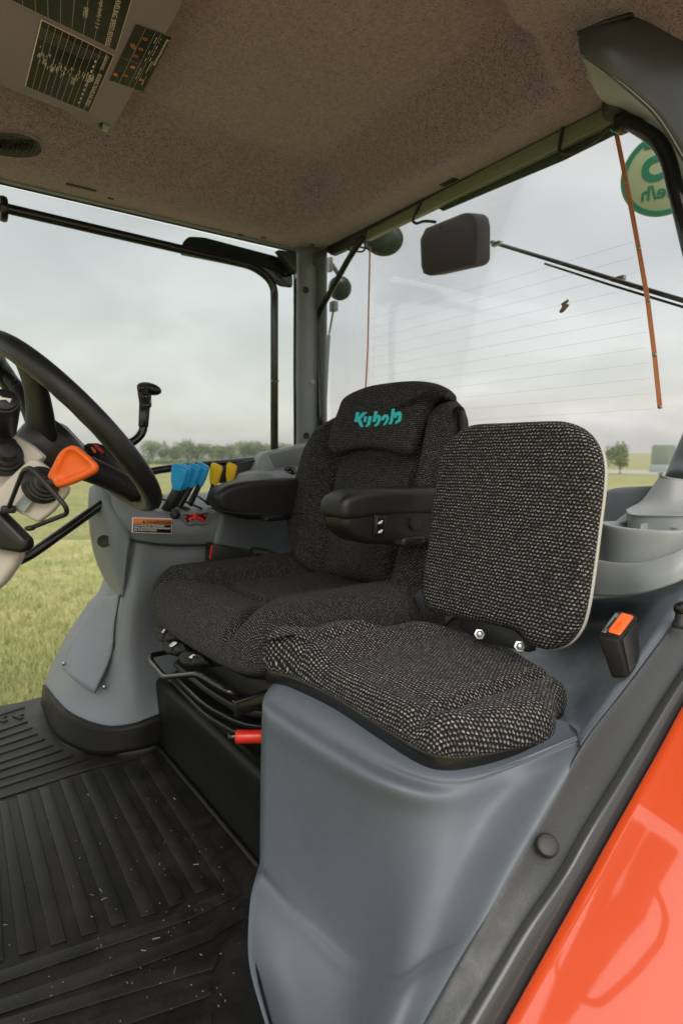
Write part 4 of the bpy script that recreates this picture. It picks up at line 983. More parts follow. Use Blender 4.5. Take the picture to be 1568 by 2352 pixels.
# ------------------------------------------------------------------ operator seat
os_ = thing('operator_seat', 'black flecked fabric operator seat with headrest pad and two armrests', 'seat')
ey = V(.229, 0, .973).normalized(); ez = V(-.973, 0, .229).normalized(); ex = V(0, -1, 0)
BO = V(.90, 1.19, .60)
def loc2(pts, o_, ex, ey, ez):
    r_ = []
    for a, b_ in pts:
        p = PN(a, b_, o_, ez)-o_; r_.append((p.dot(ex), p.dot(ey)))
    return r_
ol = [(786, 955), (800, 925), (850, 903), (905, 893), (965, 890), (1008, 902), (1030, 935), (1034, 975), (1025, 1050), (1012, 1150), (1000, 1260), (985, 1360), (950, 1395), (905, 1350), (830, 1335), (745, 1322), (716, 1304), (700, 1266), (692, 1204), (699, 1144), (716, 1090), (731, 1038), (758, 992)]
ol2 = loc2(ol, BO-ez*.045, ex, ey, ez)
def hb(s, t):
    w = .145+.02*math.sin((t+.1)*5)
    d_ = abs(s+.0)-w
    r_ = .045*sm(-.005, .07, d_)-.020*math.exp(-(d_/.012)**2)
    r_ -= .010*math.exp(-((t-.145)/.02)**2)*(1-sm(-.01, .0, d_))
    r_ += .012*math.cos(t*7)*(1-sm(-.05, .02, d_))
    return r_
puff('backrest', ol2, (BO+ez*-.02, ex, ey, ez), .10, .035, hb, FAB_D, os_, MM=240, K=60)
# head pad
hp = [(786, 948), (802, 915), (850, 892), (905, 882), (962, 878), (1012, 885), (1040, 904), (1038, 921), (1008, 913), (985, 938), (966, 985), (952, 1030), (937, 1047), (900, 1036), (850, 1030), (805, 1036), (778, 1045), (765, 1030), (771, 990)]
PO = BO+ez*.018
pad = puff('head_pad', loc2(hp, PO-ez*.022, ex, ey, ez), (PO, ex, ey, ez), .035, .014, lambda s, t: .0, FAB_D, os_, MM=240, K=30)
zk = lambda x, y: (771.5+.18745*x, 882+.18745*y)
logo = [
 [(246, 345), (284, 345), (262, 463), (222, 463)],
 [(328, 343), (380, 345), (300, 425), (334, 525), (298, 525), (256, 440), (268, 418)],
 [(342, 398), (373, 398), (363, 465), (334, 465)],
 [(395, 395), (438, 395), (424, 460), (410, 500), (388, 520), (356, 526), (362, 505), (378, 492), (386, 460)],
 [(470, 334), (506, 334), (494, 384), (522, 374), (544, 395), (541, 445), (522, 492), (492, 516), (466, 521), (474, 493), (496, 478), (508, 448), (510, 415), (492, 416), (482, 463), (445, 463)],
 [(548, 442), (560, 402), (588, 374), (620, 370), (642, 390), (641, 430), (626, 470), (602, 498), (572, 510), (584, 480), (604, 460), (613, 430), (610, 406), (592, 412), (582, 443)],
 [(680, 304), (716, 302), (708, 350), (730, 348), (724, 374), (704, 378), (688, 462), (676, 490), (640, 496), (662, 440), (672, 380)],
 [(704, 412), (718, 368), (752, 338), (785, 336), (801, 368), (796, 430), (782, 456), (745, 480), (718, 486), (730, 455), (754, 440), (766, 402), (760, 376), (742, 388), (736, 414)],
]
ls = []
for g in logo:
    pts = [PN(*zk(*q), PO+ez*.0016, ez) for q in g]
    o_ = plate('l', pts, .0016, TEAL, None, bw=0, smooth=False); ls.append(o_)
merged('logo_embroidery', ls, pad, label='turquoise embroidered Kubota lettering')
# side shell of backrest + strap at right
tube('strap_loop', cat([P(*q, x=1.02) for q in ((1036, 1010), (1042, 965), (1050, 946), (1058, 950), (1060, 985), (1056, 1010))], 5), .006, SATIN, os_, n=10, flat=2.2, label='black strap loop beside the backrest')
# cushion
CO = V(.665, 1.22, .440); cx = V(0, -1, 0); cy = V(1, 0, 0); cz = V(0, 0, 1)
oc = [(-.285, -.15), (-.25, -.195), (-.15, -.215), (0, -.225), (.15, -.22), (.26, -.205), (.302, -.15), (.305, -.03), (.305, .18), (.28, .30), (.1, .33), (-.1, .33), (-.27, .31), (-.315, .16), (-.31, -.03)]
def hc(s, t):
    w = .15+.10*sm(-.06, -.24, t)
    d_ = abs(s)-w
    r_ = .036*sm(0, .06, d_)*(1-sm(.10, .17, abs(s)-.15)*.5)-.020*math.exp(-(d_/.012)**2)
    ins_ = 1-sm(-.012, .002, d_)
    r_ += ins_*(-.020*math.exp(-((t+.06-.15*abs(s))/.013)**2)+.014*sm(-.06, -.15, t)*(1-sm(-.16, -.215, t)))
    r_ -= .035*sm(-.16, -.24, t)
    r_ -= .012*sm(.2, .30, t)
    return r_
puff('cushion', oc, (CO, cx, cy, cz), .088, .042, hc, FAB_DC, os_, MM=260, K=60)
# seat pan beneath
puff('seat_pan', [(a*.84, b_*.84+.01) for a, b_ in oc], (CO-V(0, 0, .078), cx, cy, cz), .035, .008, lambda s, t: 0, STEPM, os_, MM=80, K=4)
plate('hip_bracket', [P(*q, y=1.46) for q in ((655, 1300), (688, 1245), (700, 1290), (742, 1312), (700, 1325))], .02, BLACK, os_, bw=.002)
# armrests
def armr(y0, th, body, padp, lab):
    fr = (V(.8, y0, .65), V(1, 0, 0), V(0, 0, 1), V(0, -1, 0))
    def l2(pts, yy): return [((P(a, b_, y=yy)-fr[0]).x, (P(a, b_, y=yy)-fr[0]).z) for a, b_ in pts]
    ar = puff('armrest', l2(body, y0), fr, th, .017, lambda s, t: 0, LEATHER, os_, MM=140, K=10, label=lab)
    padp = padp
    if padp is None: return ar
    pd = puff('arm_pad', l2(padp, y0-.004), (fr[0]+V(0, -.004, 0), *fr[1:]), th+.008, .016, lambda s, t: 0, LEATHER, ar, MM=140, K=10)
    return ar
tube_later = True
near = armr(.905, .072, [(790, 1187), (798, 1167), (826, 1153), (900, 1142), (1080, 1142), (1100, 1190), (1080, 1245), (930, 1252), (845, 1250), (812, 1236), (793, 1212)],
     [(786, 1172), (792, 1149), (815, 1133), (866, 1124), (930, 1121), (1080, 1121), (1100, 1150), (1080, 1182), (940, 1186), (870, 1191), (820, 1198), (800, 1198), (789, 1188)], 'near armrest with a two way switch on its side')
far = armr(1.45, .075, [(500, 1140), (508, 1126), (540, 1110), (600, 1102), (700, 1099), (740, 1110), (742, 1150), (738, 1185), (700, 1193), (640, 1196), (565, 1193), (520, 1179), (503, 1159)],
     None, 'far armrest pointing at the lever knobs')
tube('seam', cat([P(*q, y=1.3745) for q in ((478, 1166), (520, 1176), (580, 1180), (650, 1181), (700, 1180))], 4), .0011, BLACKG, far, n=6)
box('height_latch', P(940, 1242, y=.875), .060, .03, .018, SATIN, near, bw=.006, seg=3)
box('height_latch', P(625, 1190, y=1.43), .058, .03, .016, SATIN, far, bw=.006, seg=3)
plate('switch_plate', [P(*q, y=.8995) for q in ((861, 1183), (888, 1184), (885, 1231), (858, 1230))], .004, SATIN, near, bw=.001)
sw_ = plate('rocker_switch', [P(*q, y=.895) for q in ((865, 1187), (884, 1188), (882, 1228), (862, 1228))], .006, BLACKG, near, bw=.002)
for dy in (0, 21):
    pts = [(870, 1199+dy), (877, 1195+dy), (879, 1196+dy), (877, 1203+dy), (868, 1204+dy), (868, 1202+dy)]
    plate('seat_symbol', [P(*q, y=.8942) for q in pts], .0004, WHITE, sw_, bw=0)
lathe('cover_disc', [(.014, 0), (.014, .0012), (.012, .0016)], P(953, 1203, y=.9015), (0, -1, 0), LEATHER, near, n=24, label='round blank disc')
# belt anchor between the seats
plate('belt_anchor', [P(*q, y=.93) for q in ((908, 1410), (925, 1375), (946, 1350), (958, 1380), (980, 1408), (978, 1425), (905, 1425))], .006, SATIN, os_, bw=.001)
plate('belt_anchor', [P(*q, y=.915) for q in ((952, 1372), (966, 1352), (975, 1395), (990, 1412), (968, 1412))], .004, SEAL, os_, bw=.001)
# suspension plates under the cushion
def ring_plate(pts, z_, th, mat, name, grow=0):
    pp = [P(a, b_, z=z_) for a, b_ in pts]
    return plate(name, fillet(pp+[pp[0]], .05, 5)[:-1], th, mat, os_, bw=.004, seg=3, direction=V(0, 0, -th))
ring_plate([(392, 1560), (470, 1640), (560, 1692), (700, 1690), (760, 1560), (560, 1450)], .185, .014, SATIN, 'suspension_base')
ring_plate([(394, 1545), (470, 1618), (560, 1665), (700, 1668), (760, 1540), (560, 1440)], .212, .012, BLACKG, 'suspension_bellows')
ring_plate([(398, 1520), (480, 1585), (560, 1632), (700, 1640), (760, 1500), (560, 1420)], .245, .016, SATIN, 'suspension_top')
o = box('suspension_core', (.70, 1.20, .28), .30, .42, .10, BLACK, os_, bw=.02)
box('side_rail', (.62, .96, .305), .34, .012, .03, BLACKG, os_, rot=Matrix.Rotation(-.05, 3, 'Y'), bw=.002)
# front adjuster levers
def adj(cx_, cy_, w, lab):
    xx = .455
    pts = [(cx_-w*.5, cy_), (cx_-w*.42, cy_-13), (cx_-w*.1, cy_-20), (cx_+w*.35, cy_-12), (cx_+w*.5, cy_+6), (cx_+w*.3, cy_+16), (cx_-w*.1, cy_+17), (cx_-w*.4, cy_+12)]
    c3 = P(cx_, cy_, x=xx); fr = (c3, V(0, -1, 0), V(.5, 0, .87).normalized(), V(-.87, 0, .5).normalized())
    pl2 = []
    for a, b_ in pts:
        p = PN(a, b_, c3, fr[3])-c3; pl2.append((p.dot(fr[1]), p.dot(fr[2])))
    a_ = puff('adjuster_lever', pl2, fr, .02, .008, lambda s, t: .004*math.exp(-(t/.008)**2)-.004*math.exp(-((s-.004)/.006)**2), STEPM, os_, MM=60, K=8, label=lab)
    b2 = tube('arm', [c3+V(.0, -.012, -.006), c3+V(.05, -.045, .0)], .013, SATIN, a_, flat=.6)
    return a_, fr
for i, (x, y, w, lab) in enumerate(((380, 1457, 52, 'upper seat adjuster tab'), (400, 1486, 58, 'middle seat adjuster tab with a seat symbol'), (441, 1513, 64, 'lower seat adjuster tab'))):
    a_, fr = adj(x, y, w, lab)
    sy_ = [[(-9, -2), (-3, -10), (0, -8), (-6, 0)], [(-12, 0), (-3, -9), (6, -9), (6, -5), (-4, 2), (-9, 3)], [(-8, -1), (4, -8), (8, -4), (2, -5), (0, 2), (-4, 2)]][i]
    plate('symbol', [PN(x+q[0], y-3+q[1], fr[0]+fr[3]*.0048, fr[3]) for q in sy_], .0006, WHITE, a_, bw=0)
# bail handle
bh = fillet([P(400, 1495, x=.50), P(347, 1505, x=.44), P(347, 1518, x=.435), P(378, 1555, x=.42), P(455, 1548, x=.43), P(530, 1592, x=.45), P(600, 1606, x=.55)], .02)
tube('bail_handle', bh, .0062, BLACKG, os_, n=14, label='bent black bar handle for sliding the seat')
# red slide handle
rh = lathe('slide_handle', [(.009, -.004), (.0125, -.003), (.0135, 0), (.0128, .008), (.0128, .09), (.010, .095)], P(546, 1692, x=.48), (.81, -.58, .0), RED_P, os_, n=10, label='red slide handle under the seat')
lathe('handle_bolt', [(.007, -.016), (.008, -.014), (.008, .0)], P(544, 1692, x=.48), (.81, -.58, 0), BLACKG, rh, n=16)

# ------------------------------------------------------------------ floor mat and step
fm = thing('floor_mat', 'dirty black rubber floor mat with raised ribs', 'mat')
mv = [P(-120, 1660, z=-.002), P(0, 1621, z=-.002), P(50, 1612, z=-.002), P(95, 1600, z=-.002), P(300, 1660, z=-.002), P(400, 1690, z=-.002), V(.50, 1.5, -.002), V(.50, .93, -.002), P(604, 1998, z=-.002), P(588, 2070, z=-.002), P(586, 2200, z=-.002), P(632, 2370, z=-.002), P(740, 2560, z=-.002), V(-.6, .40, -.002), V(-.6, 1.9, -.002)]
plate('base', mv, .012, MATR, fm, bw=.002, direction=V(0, 0, -.012))
def zx(q): return (q[0]*.4686, 1598+q[1]*.4686)
def rib(pts, th=.0035, raw=False):
    pp = [P(*(q if raw else zx(q)), z=th-.002) for q in pts]
    return plate('rib', pp, th, MATR, fm, bw=.0008, seg=2, direction=V(0, 0, -th))
for a in ([(-50, 540), (-22, 532), (22, 1290), (-40, 1310)], [(-2, 516), (38, 512), (178, 1242), (95, 1268)], [(82, 486), (142, 476), (328, 1196), (250, 1220)], [(190, 452), (248, 438), (482, 1150), (400, 1174)],
          [(293, 412), (352, 402), (627, 1100), (546, 1128)], [(395, 380), (450, 370), (768, 1058), (694, 1082)], [(498, 355), (558, 348), (906, 1000), (836, 1036)], [(603, 345), (660, 333), (1026, 940), (958, 966)]): rib(a)
rib([(686, 302), (738, 272), (1190, 965), (1110, 1005), (935, 1090), (700, 1170), (350, 1285), (-10, 1410), (-10, 1350), (350, 1230), (640, 1140), (900, 1058), (1105, 952)])
rib([(1205, 1030), (1200, 1085), (1060, 1165), (1030, 1195), (700, 1320), (350, 1440), (-10, 1560), (-10, 1490), (350, 1370), (700, 1245), (1010, 1135), (1050, 1100)])
rib([(1075, 1245), (1068, 1300), (1045, 1335), (600, 1465), (-10, 1650), (-10, 1590), (600, 1400)])
rib([(1035, 1395), (1036, 1462), (980, 1485), (500, 1650), (-10, 1800), (-10, 1735), (480, 1580)])
rib([(1036, 1540), (1038, 1610), (700, 1760), (300, 1880), (-10, 1960), (-10, 1880), (400, 1750)])
# forward zone: thin ribs
rt = [(120, 48), (135, 118), (158, 148), (185, 178), (218, 205), (258, 235), (305, 258), (360, 285), (428, 302)]
lf_ = [85, 163, 200, 237, 276, 318, 356, 398, 440]
for (x, y), l in zip(rt, lf_): rib([(-10, l), (x, y), (x+4, y+7), (-10, l+13)], .0025)
rib([(-10, 493), (450, 345), (700, 285), (770, 250), (772, 262), (702, 297), (452, 356), (-10, 506)], .003)
for g in ([(60, 92), (118, 84), (120, 90), (98, 96), (118, 106), (96, 112), (62, 100)], [(0, 100), (40, 96), (10, 110), (42, 118), (20, 128), (0, 122)]): rib(g, .003)
# straw bits
rs = random.Random(11); sv = []; sf = []
for i in range(115):
    if rs.random() < .6: x, y = rs.gauss(800, 260), rs.gauss(950, 330)
    else: x, y = rs.uniform(0, 1180), rs.uniform(300, 1600)
    if x > 1200-(0) or x < 0 or y < 300: continue
    if x > 735+(y-275)*.66+60 and y < 1000: continue
    p = P(*zx((x, y)), z=.0025); a = rs.uniform(0, 3.14); l = rs.choice((.0007, .001, .001, .0016, .0045))*rs.uniform(.6, 1.3); w = rs.uniform(.0003, .0007)
    dx = V(math.cos(a)*l, math.sin(a)*l, rs.uniform(-.0005, .001)); dn = V(-math.sin(a)*w, math.cos(a)*w, 0); b = len(sv)
    sv += [p-dx-dn, p+dx-dn, p+dx+dn, p-dx+dn, p-dx+V(0, 0, w*2), p+dx+V(0, 0, w*2)]; sf += [(b, b+1, b+5, b+4), (b+3, b+2, b+5, b+4), (b, b+4, b+3), (b+1, b+2, b+5)]
tag(mesh('straw_bits', sv, sf, STRAW, smooth=False), 'scattered bits of dry straw and chaff on the rubber floor mat', 'straw', kind='stuff')

st = thing('seat_step', 'black scuffed step box under the operator seat', 'step')
patch('riser', [[V(.485, 1.505, -.01), V(.485, 1.2, -.01), V(.482, .93, -.01), V(.48, .55, -.01)], [V(.492, 1.505, .08), V(.492, 1.2, .08), V(.49, .93, .08), V(.49, .55, .08)], [V(.487, 1.505, .155), V(.487, 1.2, .152), V(.487, .93, .148), V(.487, .55, .145)], [V(.492, 1.505, .172), V(.492, 1.2, .170), V(.492, .93, .166), V(.492, .55, .162)], [V(.51, 1.505, .172), V(.51, 1.2, .170), V(.51, .93, .166), V(.51, .55, .162)], [V(.56, 1.505, .12), V(.56, 1.2, .12), V(.56, .93, .12), V(.56, .55, .12)]], STEPM, st, n=4, thick=.008)
tube('foot_bead', [V(.478, 1.50, .004), V(.476, .92, .004)], .005, MATR, st)
box('pan', (.80, 1.05, .10), .60, .95, .03, BLACK, st)
box('latch', P(560, 1755, x=.55), .05, .05, .012, BLACKG, st)
lathe('bolt', [(.008, 0), (.008, .004), (.004, .007)], P(562, 1772, x=.55), (0, 0, 1), METAL, st, n=12)

# ------------------------------------------------------------------ passenger seat
ps = thing('passenger_seat', 'small fold down passenger seat in coarse black and white flecked fabric', 'seat')
py_ = V(.243, 0, .97).normalized(); pz_ = V(-.97, 0, .243).normalized(); px_ = V(0, -1, 0)
QO = V(.82, .68, .62)
bo = [(1042, 993), (1080, 972), (1160, 967), (1240, 963), (1290, 964), (1330, 980), (1358, 1013), (1370, 1060), (1368, 1120), (1358, 1200), (1345, 1300), (1331, 1390), (1314, 1444), (1282, 1480), (1240, 1490), (1205, 1478), (1178, 1448), (1120, 1432), (1040, 1418), (990, 1404), (968, 1380), (966, 1330), (978, 1240), (988, 1150), (1000, 1080), (1016, 1025)]
b2 = loc2(bo, QO, px_, py_, pz_)
puff('backrest', b2, (QO, px_, py_, pz_), .030, .018, lambda s, t: .008*(1-(s/.2)**2)*math.cos(t*3), FAB_P, ps, MM=260, K=40)
cxs = sum(a for a, _ in b2)/len(b2); cys = sum(b_ for _, b_ in b2)/len(b2)
sh = puff('back_shell', [(cxs+(a-cxs)*1.0+.001, cys+(b_-cys)*1.0) for a, b_ in b2], (QO-pz_*.0235, px_, py_, pz_), .006, .002, lambda s, t: 0, SHELL, ps, MM=200, K=6, label='off white hard shell behind the backrest')
# cushion
CP = V(.625, .70, .412)
ZO = [.004, -.020, -.034, -.036, -.036, -.030, -.015]+[0]*5+[.010, .020, .028]+[.032]*5+[.026, .014]
def Z2(pts, z_): return [((P(a, b_, z=z_-ZO[i])-CP).dot(px_), (P(a, b_, z=z_-ZO[i])-CP).x) for i, (a, b_) in enumerate(pts)]
cpts = [(604, 1490), (622, 1460), (680, 1436), (760, 1418), (860, 1412), (940, 1412), (1040, 1430), (1150, 1475), (1240, 1520), (1290, 1545), (1302, 1572), (1280, 1592), (1276, 1640), (1262, 1672), (1200, 1700), (1110, 1722), (1030, 1728), (960, 1710), (860, 1650), (760, 1588), (660, 1535), (612, 1508)]
c2_ = Z2(cpts, CP.z)
def hp_(s, t):
    # s = -(y-.70), t = x-.625
    r_ = .012*sm(.14, .19, s)+.036*sm(.06, .17, -s)*(.25+.75*sm(-.17, -.07, t))
    r_ += .007*math.exp(-((t+.115)/.045)**2)-.004*math.exp(-((t+.05+.02*math.cos(s*9))/.02)**2)+.006*math.cos(s*9)*sm(-.15, 0, t)
    r_ -= .014*math.exp(-(((abs(s)-.145))/.013)**2)*sm(-.15, -.07, t)
    r_ -= .02*sm(-.13, -.19, t)
    return r_
puff('cushion', c2_, (CP, px_, cy, cz), .044, .028, hp_, FAB_PC, ps, MM=280, K=60, er2=.012)
cc_ = (sum(a for a, _ in c2_)/len(c2_), sum(b_ for _, b_ in c2_)/len(c2_))
puff('base_pan', [(cc_[0]+(a-cc_[0])*.985, cc_[1]+(b_-cc_[1])*.985) for a, b_ in c2_], (CP-V(0, 0, .038), px_, cy, cz), .026, .004, lambda s, t: 0, BLACKG, ps, MM=160, K=4)
br = plate('hinge_bracket', [P(*q, x=.80) for q in ((1060, 1410), (1180, 1445), (1212, 1480), (1215, 1500), (1100, 1475), (1050, 1440))], .02, BLACK, ps, bw=.003)
for q in ((1100, 1457), (1192, 1485)):
    bolt = lathe('bolt', [(.0095, 0), (.0095, .002), (.006, .002), (.006, .006), (.005, .007), (.0035, .005), (.0035, .0055)], P(*q, x=.775), (-.6, -.8, .45), METAL, ps, n=6)

# ------------------------------------------------------------------ fender cover (blue grey)
fc_ = thing('fender_cover', 'large blue grey moulded plastic cover below the passenger seat', 'panel')
def mixrow(a, b_, f): return [p.lerp(q, f) for p, q in zip(a, b_)]
r0 = [P(700, 1540, z=.352), P(800, 1600, z=.352), P(930, 1690, z=.352), P(1040, 1745, z=.354), P(1180, 1718, z=.362), P(1318, 1668, z=.388)]
r1 = [P(634, 1566, z=.352), P(772, 1654, z=.352), P(905, 1746, z=.352), P(1040, 1784, z=.354), P(1186, 1752, z=.366), P(1334, 1692, z=.395)]
r1b = [P(618, 1580, z=.350), P(763, 1672, z=.350), P(898, 1765, z=.350), P(1038, 1812, z=.352), P(1182, 1766, z=.364), P(1330, 1700, z=.3945)]
r2 = [P(607, 1600, z=.341), P(757, 1692, z=.341), P(893, 1770, z=.343), P(1036, 1806, z=.345), P(1178, 1764, z=.361), P(1329, 1706, z=.389)]
r2b = [P(602, 1635, x=.447), P(751, 1730, x=.447), P(888, 1800, x=.451), P(1032, 1834, y=.486), P(1170, 1788, y=.455), P(1312, 1736, y=.407)]
r3 = [P(600, 1700, x=.452), P(742, 1790, x=.455), P(874, 1858, x=.462), P(1014, 1884, y=.489), P(1148, 1840, y=.456), P(1284, 1782, y=.4035)]
r4 = [P(598, 1820, x=.456), P(728, 1895, x=.464), P(856, 1955, x=.472), P(982, 1970, y=.491), P(1098, 1935, y=.455), P(1226, 1882, y=.4035)]
r5 = [P(597, 1930, x=.457), P(716, 2010, x=.469), P(838, 2068, x=.476), P(946, 2080, y=.490), P(1046, 2045, y=.452), P(1160, 1996, y=.4035)]
r6 = [P(596, 1982, x=.456), P(708, 2095, x=.467), P(822, 2190, x=.474), P(914, 2215, y=.485), P(1000, 2170, y=.448), P(1090, 2130, y=.4035)]
r6b = [P(590, 2004, z=.012), P(700, 2128, x=.458), P(812, 2232, x=.462), P(904, 2258, y=.474), P(984, 2208, y=.443), P(1070, 2168, y=.4035)]
r7 = [P(574, 2075, z=.004), P(690, 2180, x=.438), P(802, 2280, x=.442), P(892, 2310, y=.460), P(962, 2262, y=.434), P(1040, 2222, y=.4035)]
r8 = [P(574, 2200, z=.002), P(676, 2290, x=.408), P(788, 2385, x=.412), P(868, 2400, y=.452), P(920, 2372, y=.428), P(972, 2349, y=.4035)]
r9 = [P(620, 2370, z=.0), P(700, 2470, x=.368), P(790, 2560, x=.372), P(845, 2580, y=.440), P(870, 2550, y=.42), P(900, 2480, y=.4035)]
rr = [p.lerp(V(.72, .70, .352), .35) for p in r0]
rows = [rr, r0, r1, r2, r2b, r3, r4, r5, r6, r6b, r7, r8, r9]
rows = [r_+[r_[-1]+V(.012, -.006, -.012), r_[-1]+V(.03, -.012, -.05)] for r_ in rows]
patch('front_body', rows, BLUE_GREY, fc_, n=8, thick=.006)
rows = [
 [P(1331, 1712, y=.404), P(1325, 1690, y=.42), P(1312, 1668, y=.445), P(1240, 1640, z=.350), P(1100, 1560, z=.350)],
 [P(1350, 1684, y=.404), P(1343, 1668, y=.418), P(1338, 1655, y=.442), P(1290, 1590, z=.348), P(1150, 1510, z=.348)],
 [P(1428, 1584, y=.404), P(1416, 1568, y=.418), P(1402, 1562, y=.450), P(1330, 1510, z=.358), P(1190, 1450, z=.355)],
 [P(1500, 1487, y=.404), P(1488, 1470, y=.418), P(1472, 1462, y=.452), P(1375, 1435, z=.405), P(1230, 1405, z=.375)],
 [P(1572, 1392, y=.404), P(1558, 1376, y=.418), P(1530, 1370, y=.450), P(1440, 1385, y=.52), P(1330, 1385, y=.62)],
 [P(1640, 1300, y=.404), P(1620, 1290, y=.418), P(1568, 1310, y=.455), P(1450, 1345, y=.535), P(1330, 1355, y=.66)],
]
patch('rear_body', rows, BLUE_GREY, fc_, n=8, thick=.006)
box('inner_block', (.85, .85, .20), .40, .40, .22, BLACK, fc_, bw=.02)

# inner bulkhead behind the seats
bh_ = thing('rear_bulkhead', 'dark grey bulkhead wall behind the seats below the rear window', 'bulkhead')
patch('wall', [[V(1.13, 1.78, -.02), V(1.13, 1.2, -.02), V(1.13, .86, -.02)], [V(1.12, 1.78, .3), V(1.12, 1.2, .3), V(1.12, .86, .3)], [V(1.14, 1.78, .56), V(1.14, 1.2, .56), V(1.14, .86, .56)], [V(1.18, 1.78, .60), V(1.18, 1.2, .60), V(1.18, .86, .60)]], GREY, bh_, n=4, thick=.01)
patch('shelf', [[V(.86, 1.78, .34), V(.86, 1.2, .34), V(.86, .98, .34)], [V(1.0, 1.78, .36), V(1.0, 1.2, .36), V(1.0, .98, .36)], [V(1.13, 1.78, .42), V(1.13, 1.2, .42), V(1.13, .98, .42)]], BLACK, bh_, n=4, thick=.01)
# tray / cup holder and pillar boot
tr = thing('storage_tray', 'light grey moulded tray with cup holder behind the passenger seat', 'tray')
def C2(px, py, d): return P(px, py, d=d)
band_t = [(1330, 1285, 1.10), (1364, 1290, 1.05), (1412, 1297, 1.0), (1466, 1298, .955), (1520, 1284, .93), (1568, 1264, .92), (1640, 1225, .93)]
band_b = [(1325, 1366, 1.09), (1354, 1368, 1.04), (1423, 1369, .98), (1475, 1362, .94), (1525, 1348, .915), (1568, 1331, .905), (1640, 1290, .91)]
band_m = [((a[0]+b_[0])/2, (a[1]+b_[1])/2, (a[2]+b_[2])/2-.006) for a, b_ in zip(band_t, band_b)]
band_u = [(a[0], a[1]-6, a[2]+.012) for a in band_t]
patch('lower_band', [[C2(*q) for q in band_b], [C2(*q) for q in band_m], [C2(*q) for q in band_t], [C2(*q) for q in band_u]], GREYL, tr, n=6, thick=.006)
# cup body: elliptical wall
rim = [(1366, 1200, 1.10), (1374, 1204, 1.06), (1401, 1213, 1.02), (1448, 1220, .985), (1520, 1224, .955), (1568, 1222, .95), (1640, 1205, .96)]
bas = [(1370, 1298, 1.09), (1380, 1300, 1.06), (1408, 1303, 1.02), (1455, 1306, .985), (1515, 1300, .96), (1562, 1275, .955), (1630, 1240, .96)]
md = [((a[0]+b_[0])/2, (a[1]+b_[1])/2, (a[2]+b_[2])/2) for a, b_ in zip(rim, bas)]
lip = [(a[0]+1, a[1]-5, a[2]+.004) for a in rim]; lip2 = [(a[0]+3, a[1]-6, a[2]+.012) for a in rim]; inn2 = [(a[0]+4, a[1]+8, a[2]+.016) for a in rim]
patch('cup_wall', [[C2(*q) for q in r_] for r_ in (bas, md, rim, lip, lip2, inn2)], GREYL, tr, n=5, thick=.003)
bk_t = [(1372, 1202, 1.10), (1385, 1198, 1.13), (1412, 1197, 1.15), (1440, 1198, 1.16), (1500, 1198, 1.14), (1568, 1196, 1.10)]
patch('cup_back', [[C2(*q) for q in bk_t], [C2(a, b_+70, c_) for a, b_, c_ in bk_t]], GREYL, tr, n=4, thick=.003)
patch('divider', [[C2(1472, 1300, 1.06), C2(1476, 1300, 1.08), C2(1520, 1300, 1.08), C2(1560, 1300, 1.03)], [C2(1473, 1206, 1.06), C2(1481, 1202, 1.08), C2(1520, 1206, 1.08), C2(1560, 1216, 1.03)]], GREYL, tr, n=5, thick=.003)
bn_t = [(1386, 1136, 1.30), (1412, 1128, 1.34), (1448, 1125, 1.35), (1493, 1123, 1.33), (1560, 1120, 1.28), (1640, 1118, 1.2)]
patch('rear_bin', [[C2(a-6, b_+80, c_) for a, b_, c_ in bn_t], [C2(*q) for q in bn_t], [C2(a, b_-4, c_+.012) for a, b_, c_ in bn_t]], GREY, tr, n=5, thick=.003)
patch('ramp', [[C2(1405, 1202, 1.16), C2(1448, 1196, 1.15)], [C2(1437, 1178, 1.2), C2(1455, 1184, 1.2)]], GREYL, tr, n=4, thick=.003)
patch('tray_floor', [[C2(1360, 1330, 1.08), C2(1640, 1300, .95)], [C2(1370, 1225, 1.35), C2(1640, 1210, 1.3)]], GREY, tr, n=3, thick=.003)
pb = thing('near_pillar', 'grey rear pillar rising from a flared collar at the right edge', 'pillar')
fl = [(1438, 1178, 1.16), (1443, 1186, 1.13), (1460, 1190, 1.10), (1510, 1191, 1.07), (1568, 1191, 1.05), (1650, 1188, 1.04)]
f2 = [(a-1, b_-8, c_) for a, b_, c_ in fl]
f3 = [(1446, 1165, 1.18), (1458, 1172, 1.15), (1480, 1177, 1.125), (1520, 1180, 1.10), (1568, 1180, 1.08), (1650, 1178, 1.07)]
f4 = [(1476, 1146, 1.20), (1482, 1150, 1.18), (1500, 1156, 1.16), (1530, 1160, 1.14), (1568, 1162, 1.13), (1650, 1160, 1.12)]
f5 = [(1514, 1092, 1.20), (1520, 1097, 1.18), (1532, 1101, 1.165), (1550, 1104, 1.155), (1580, 1106, 1.15), (1650, 1105, 1.15)]
f6 = [(a+2, b_-3, c_+.004) for a, b_, c_ in f5]; f7 = [(a+8, b_+2, c_+.02) for a, b_, c_ in f5]
patch('collar', [[C2(*q) for q in r_] for r_ in ([(a, b_+30, c_) for a, b_, c_ in fl], fl, f2, f3, f4, f5, f6, f7)], GREYL, pb, n=5, thick=.004)
tube('column', cat([C2(1580, 1110, 1.20), C2(1600, 1060, 1.21), C2(1650, 940, 1.18), C2(1700, 760, 1.12), C2(1700, 560, 1.05), C2(1650, 400, 1.0)], 6), [.042]*31, GREY, pb, n=24, flat=1.1)

# seat belt buckle
bu = thing('seat_belt_buckle', 'black belt buckle with orange press button standing beside the passenger seat', 'buckle')
f3_ = lambda px, py, d: P(px, py, d=d)
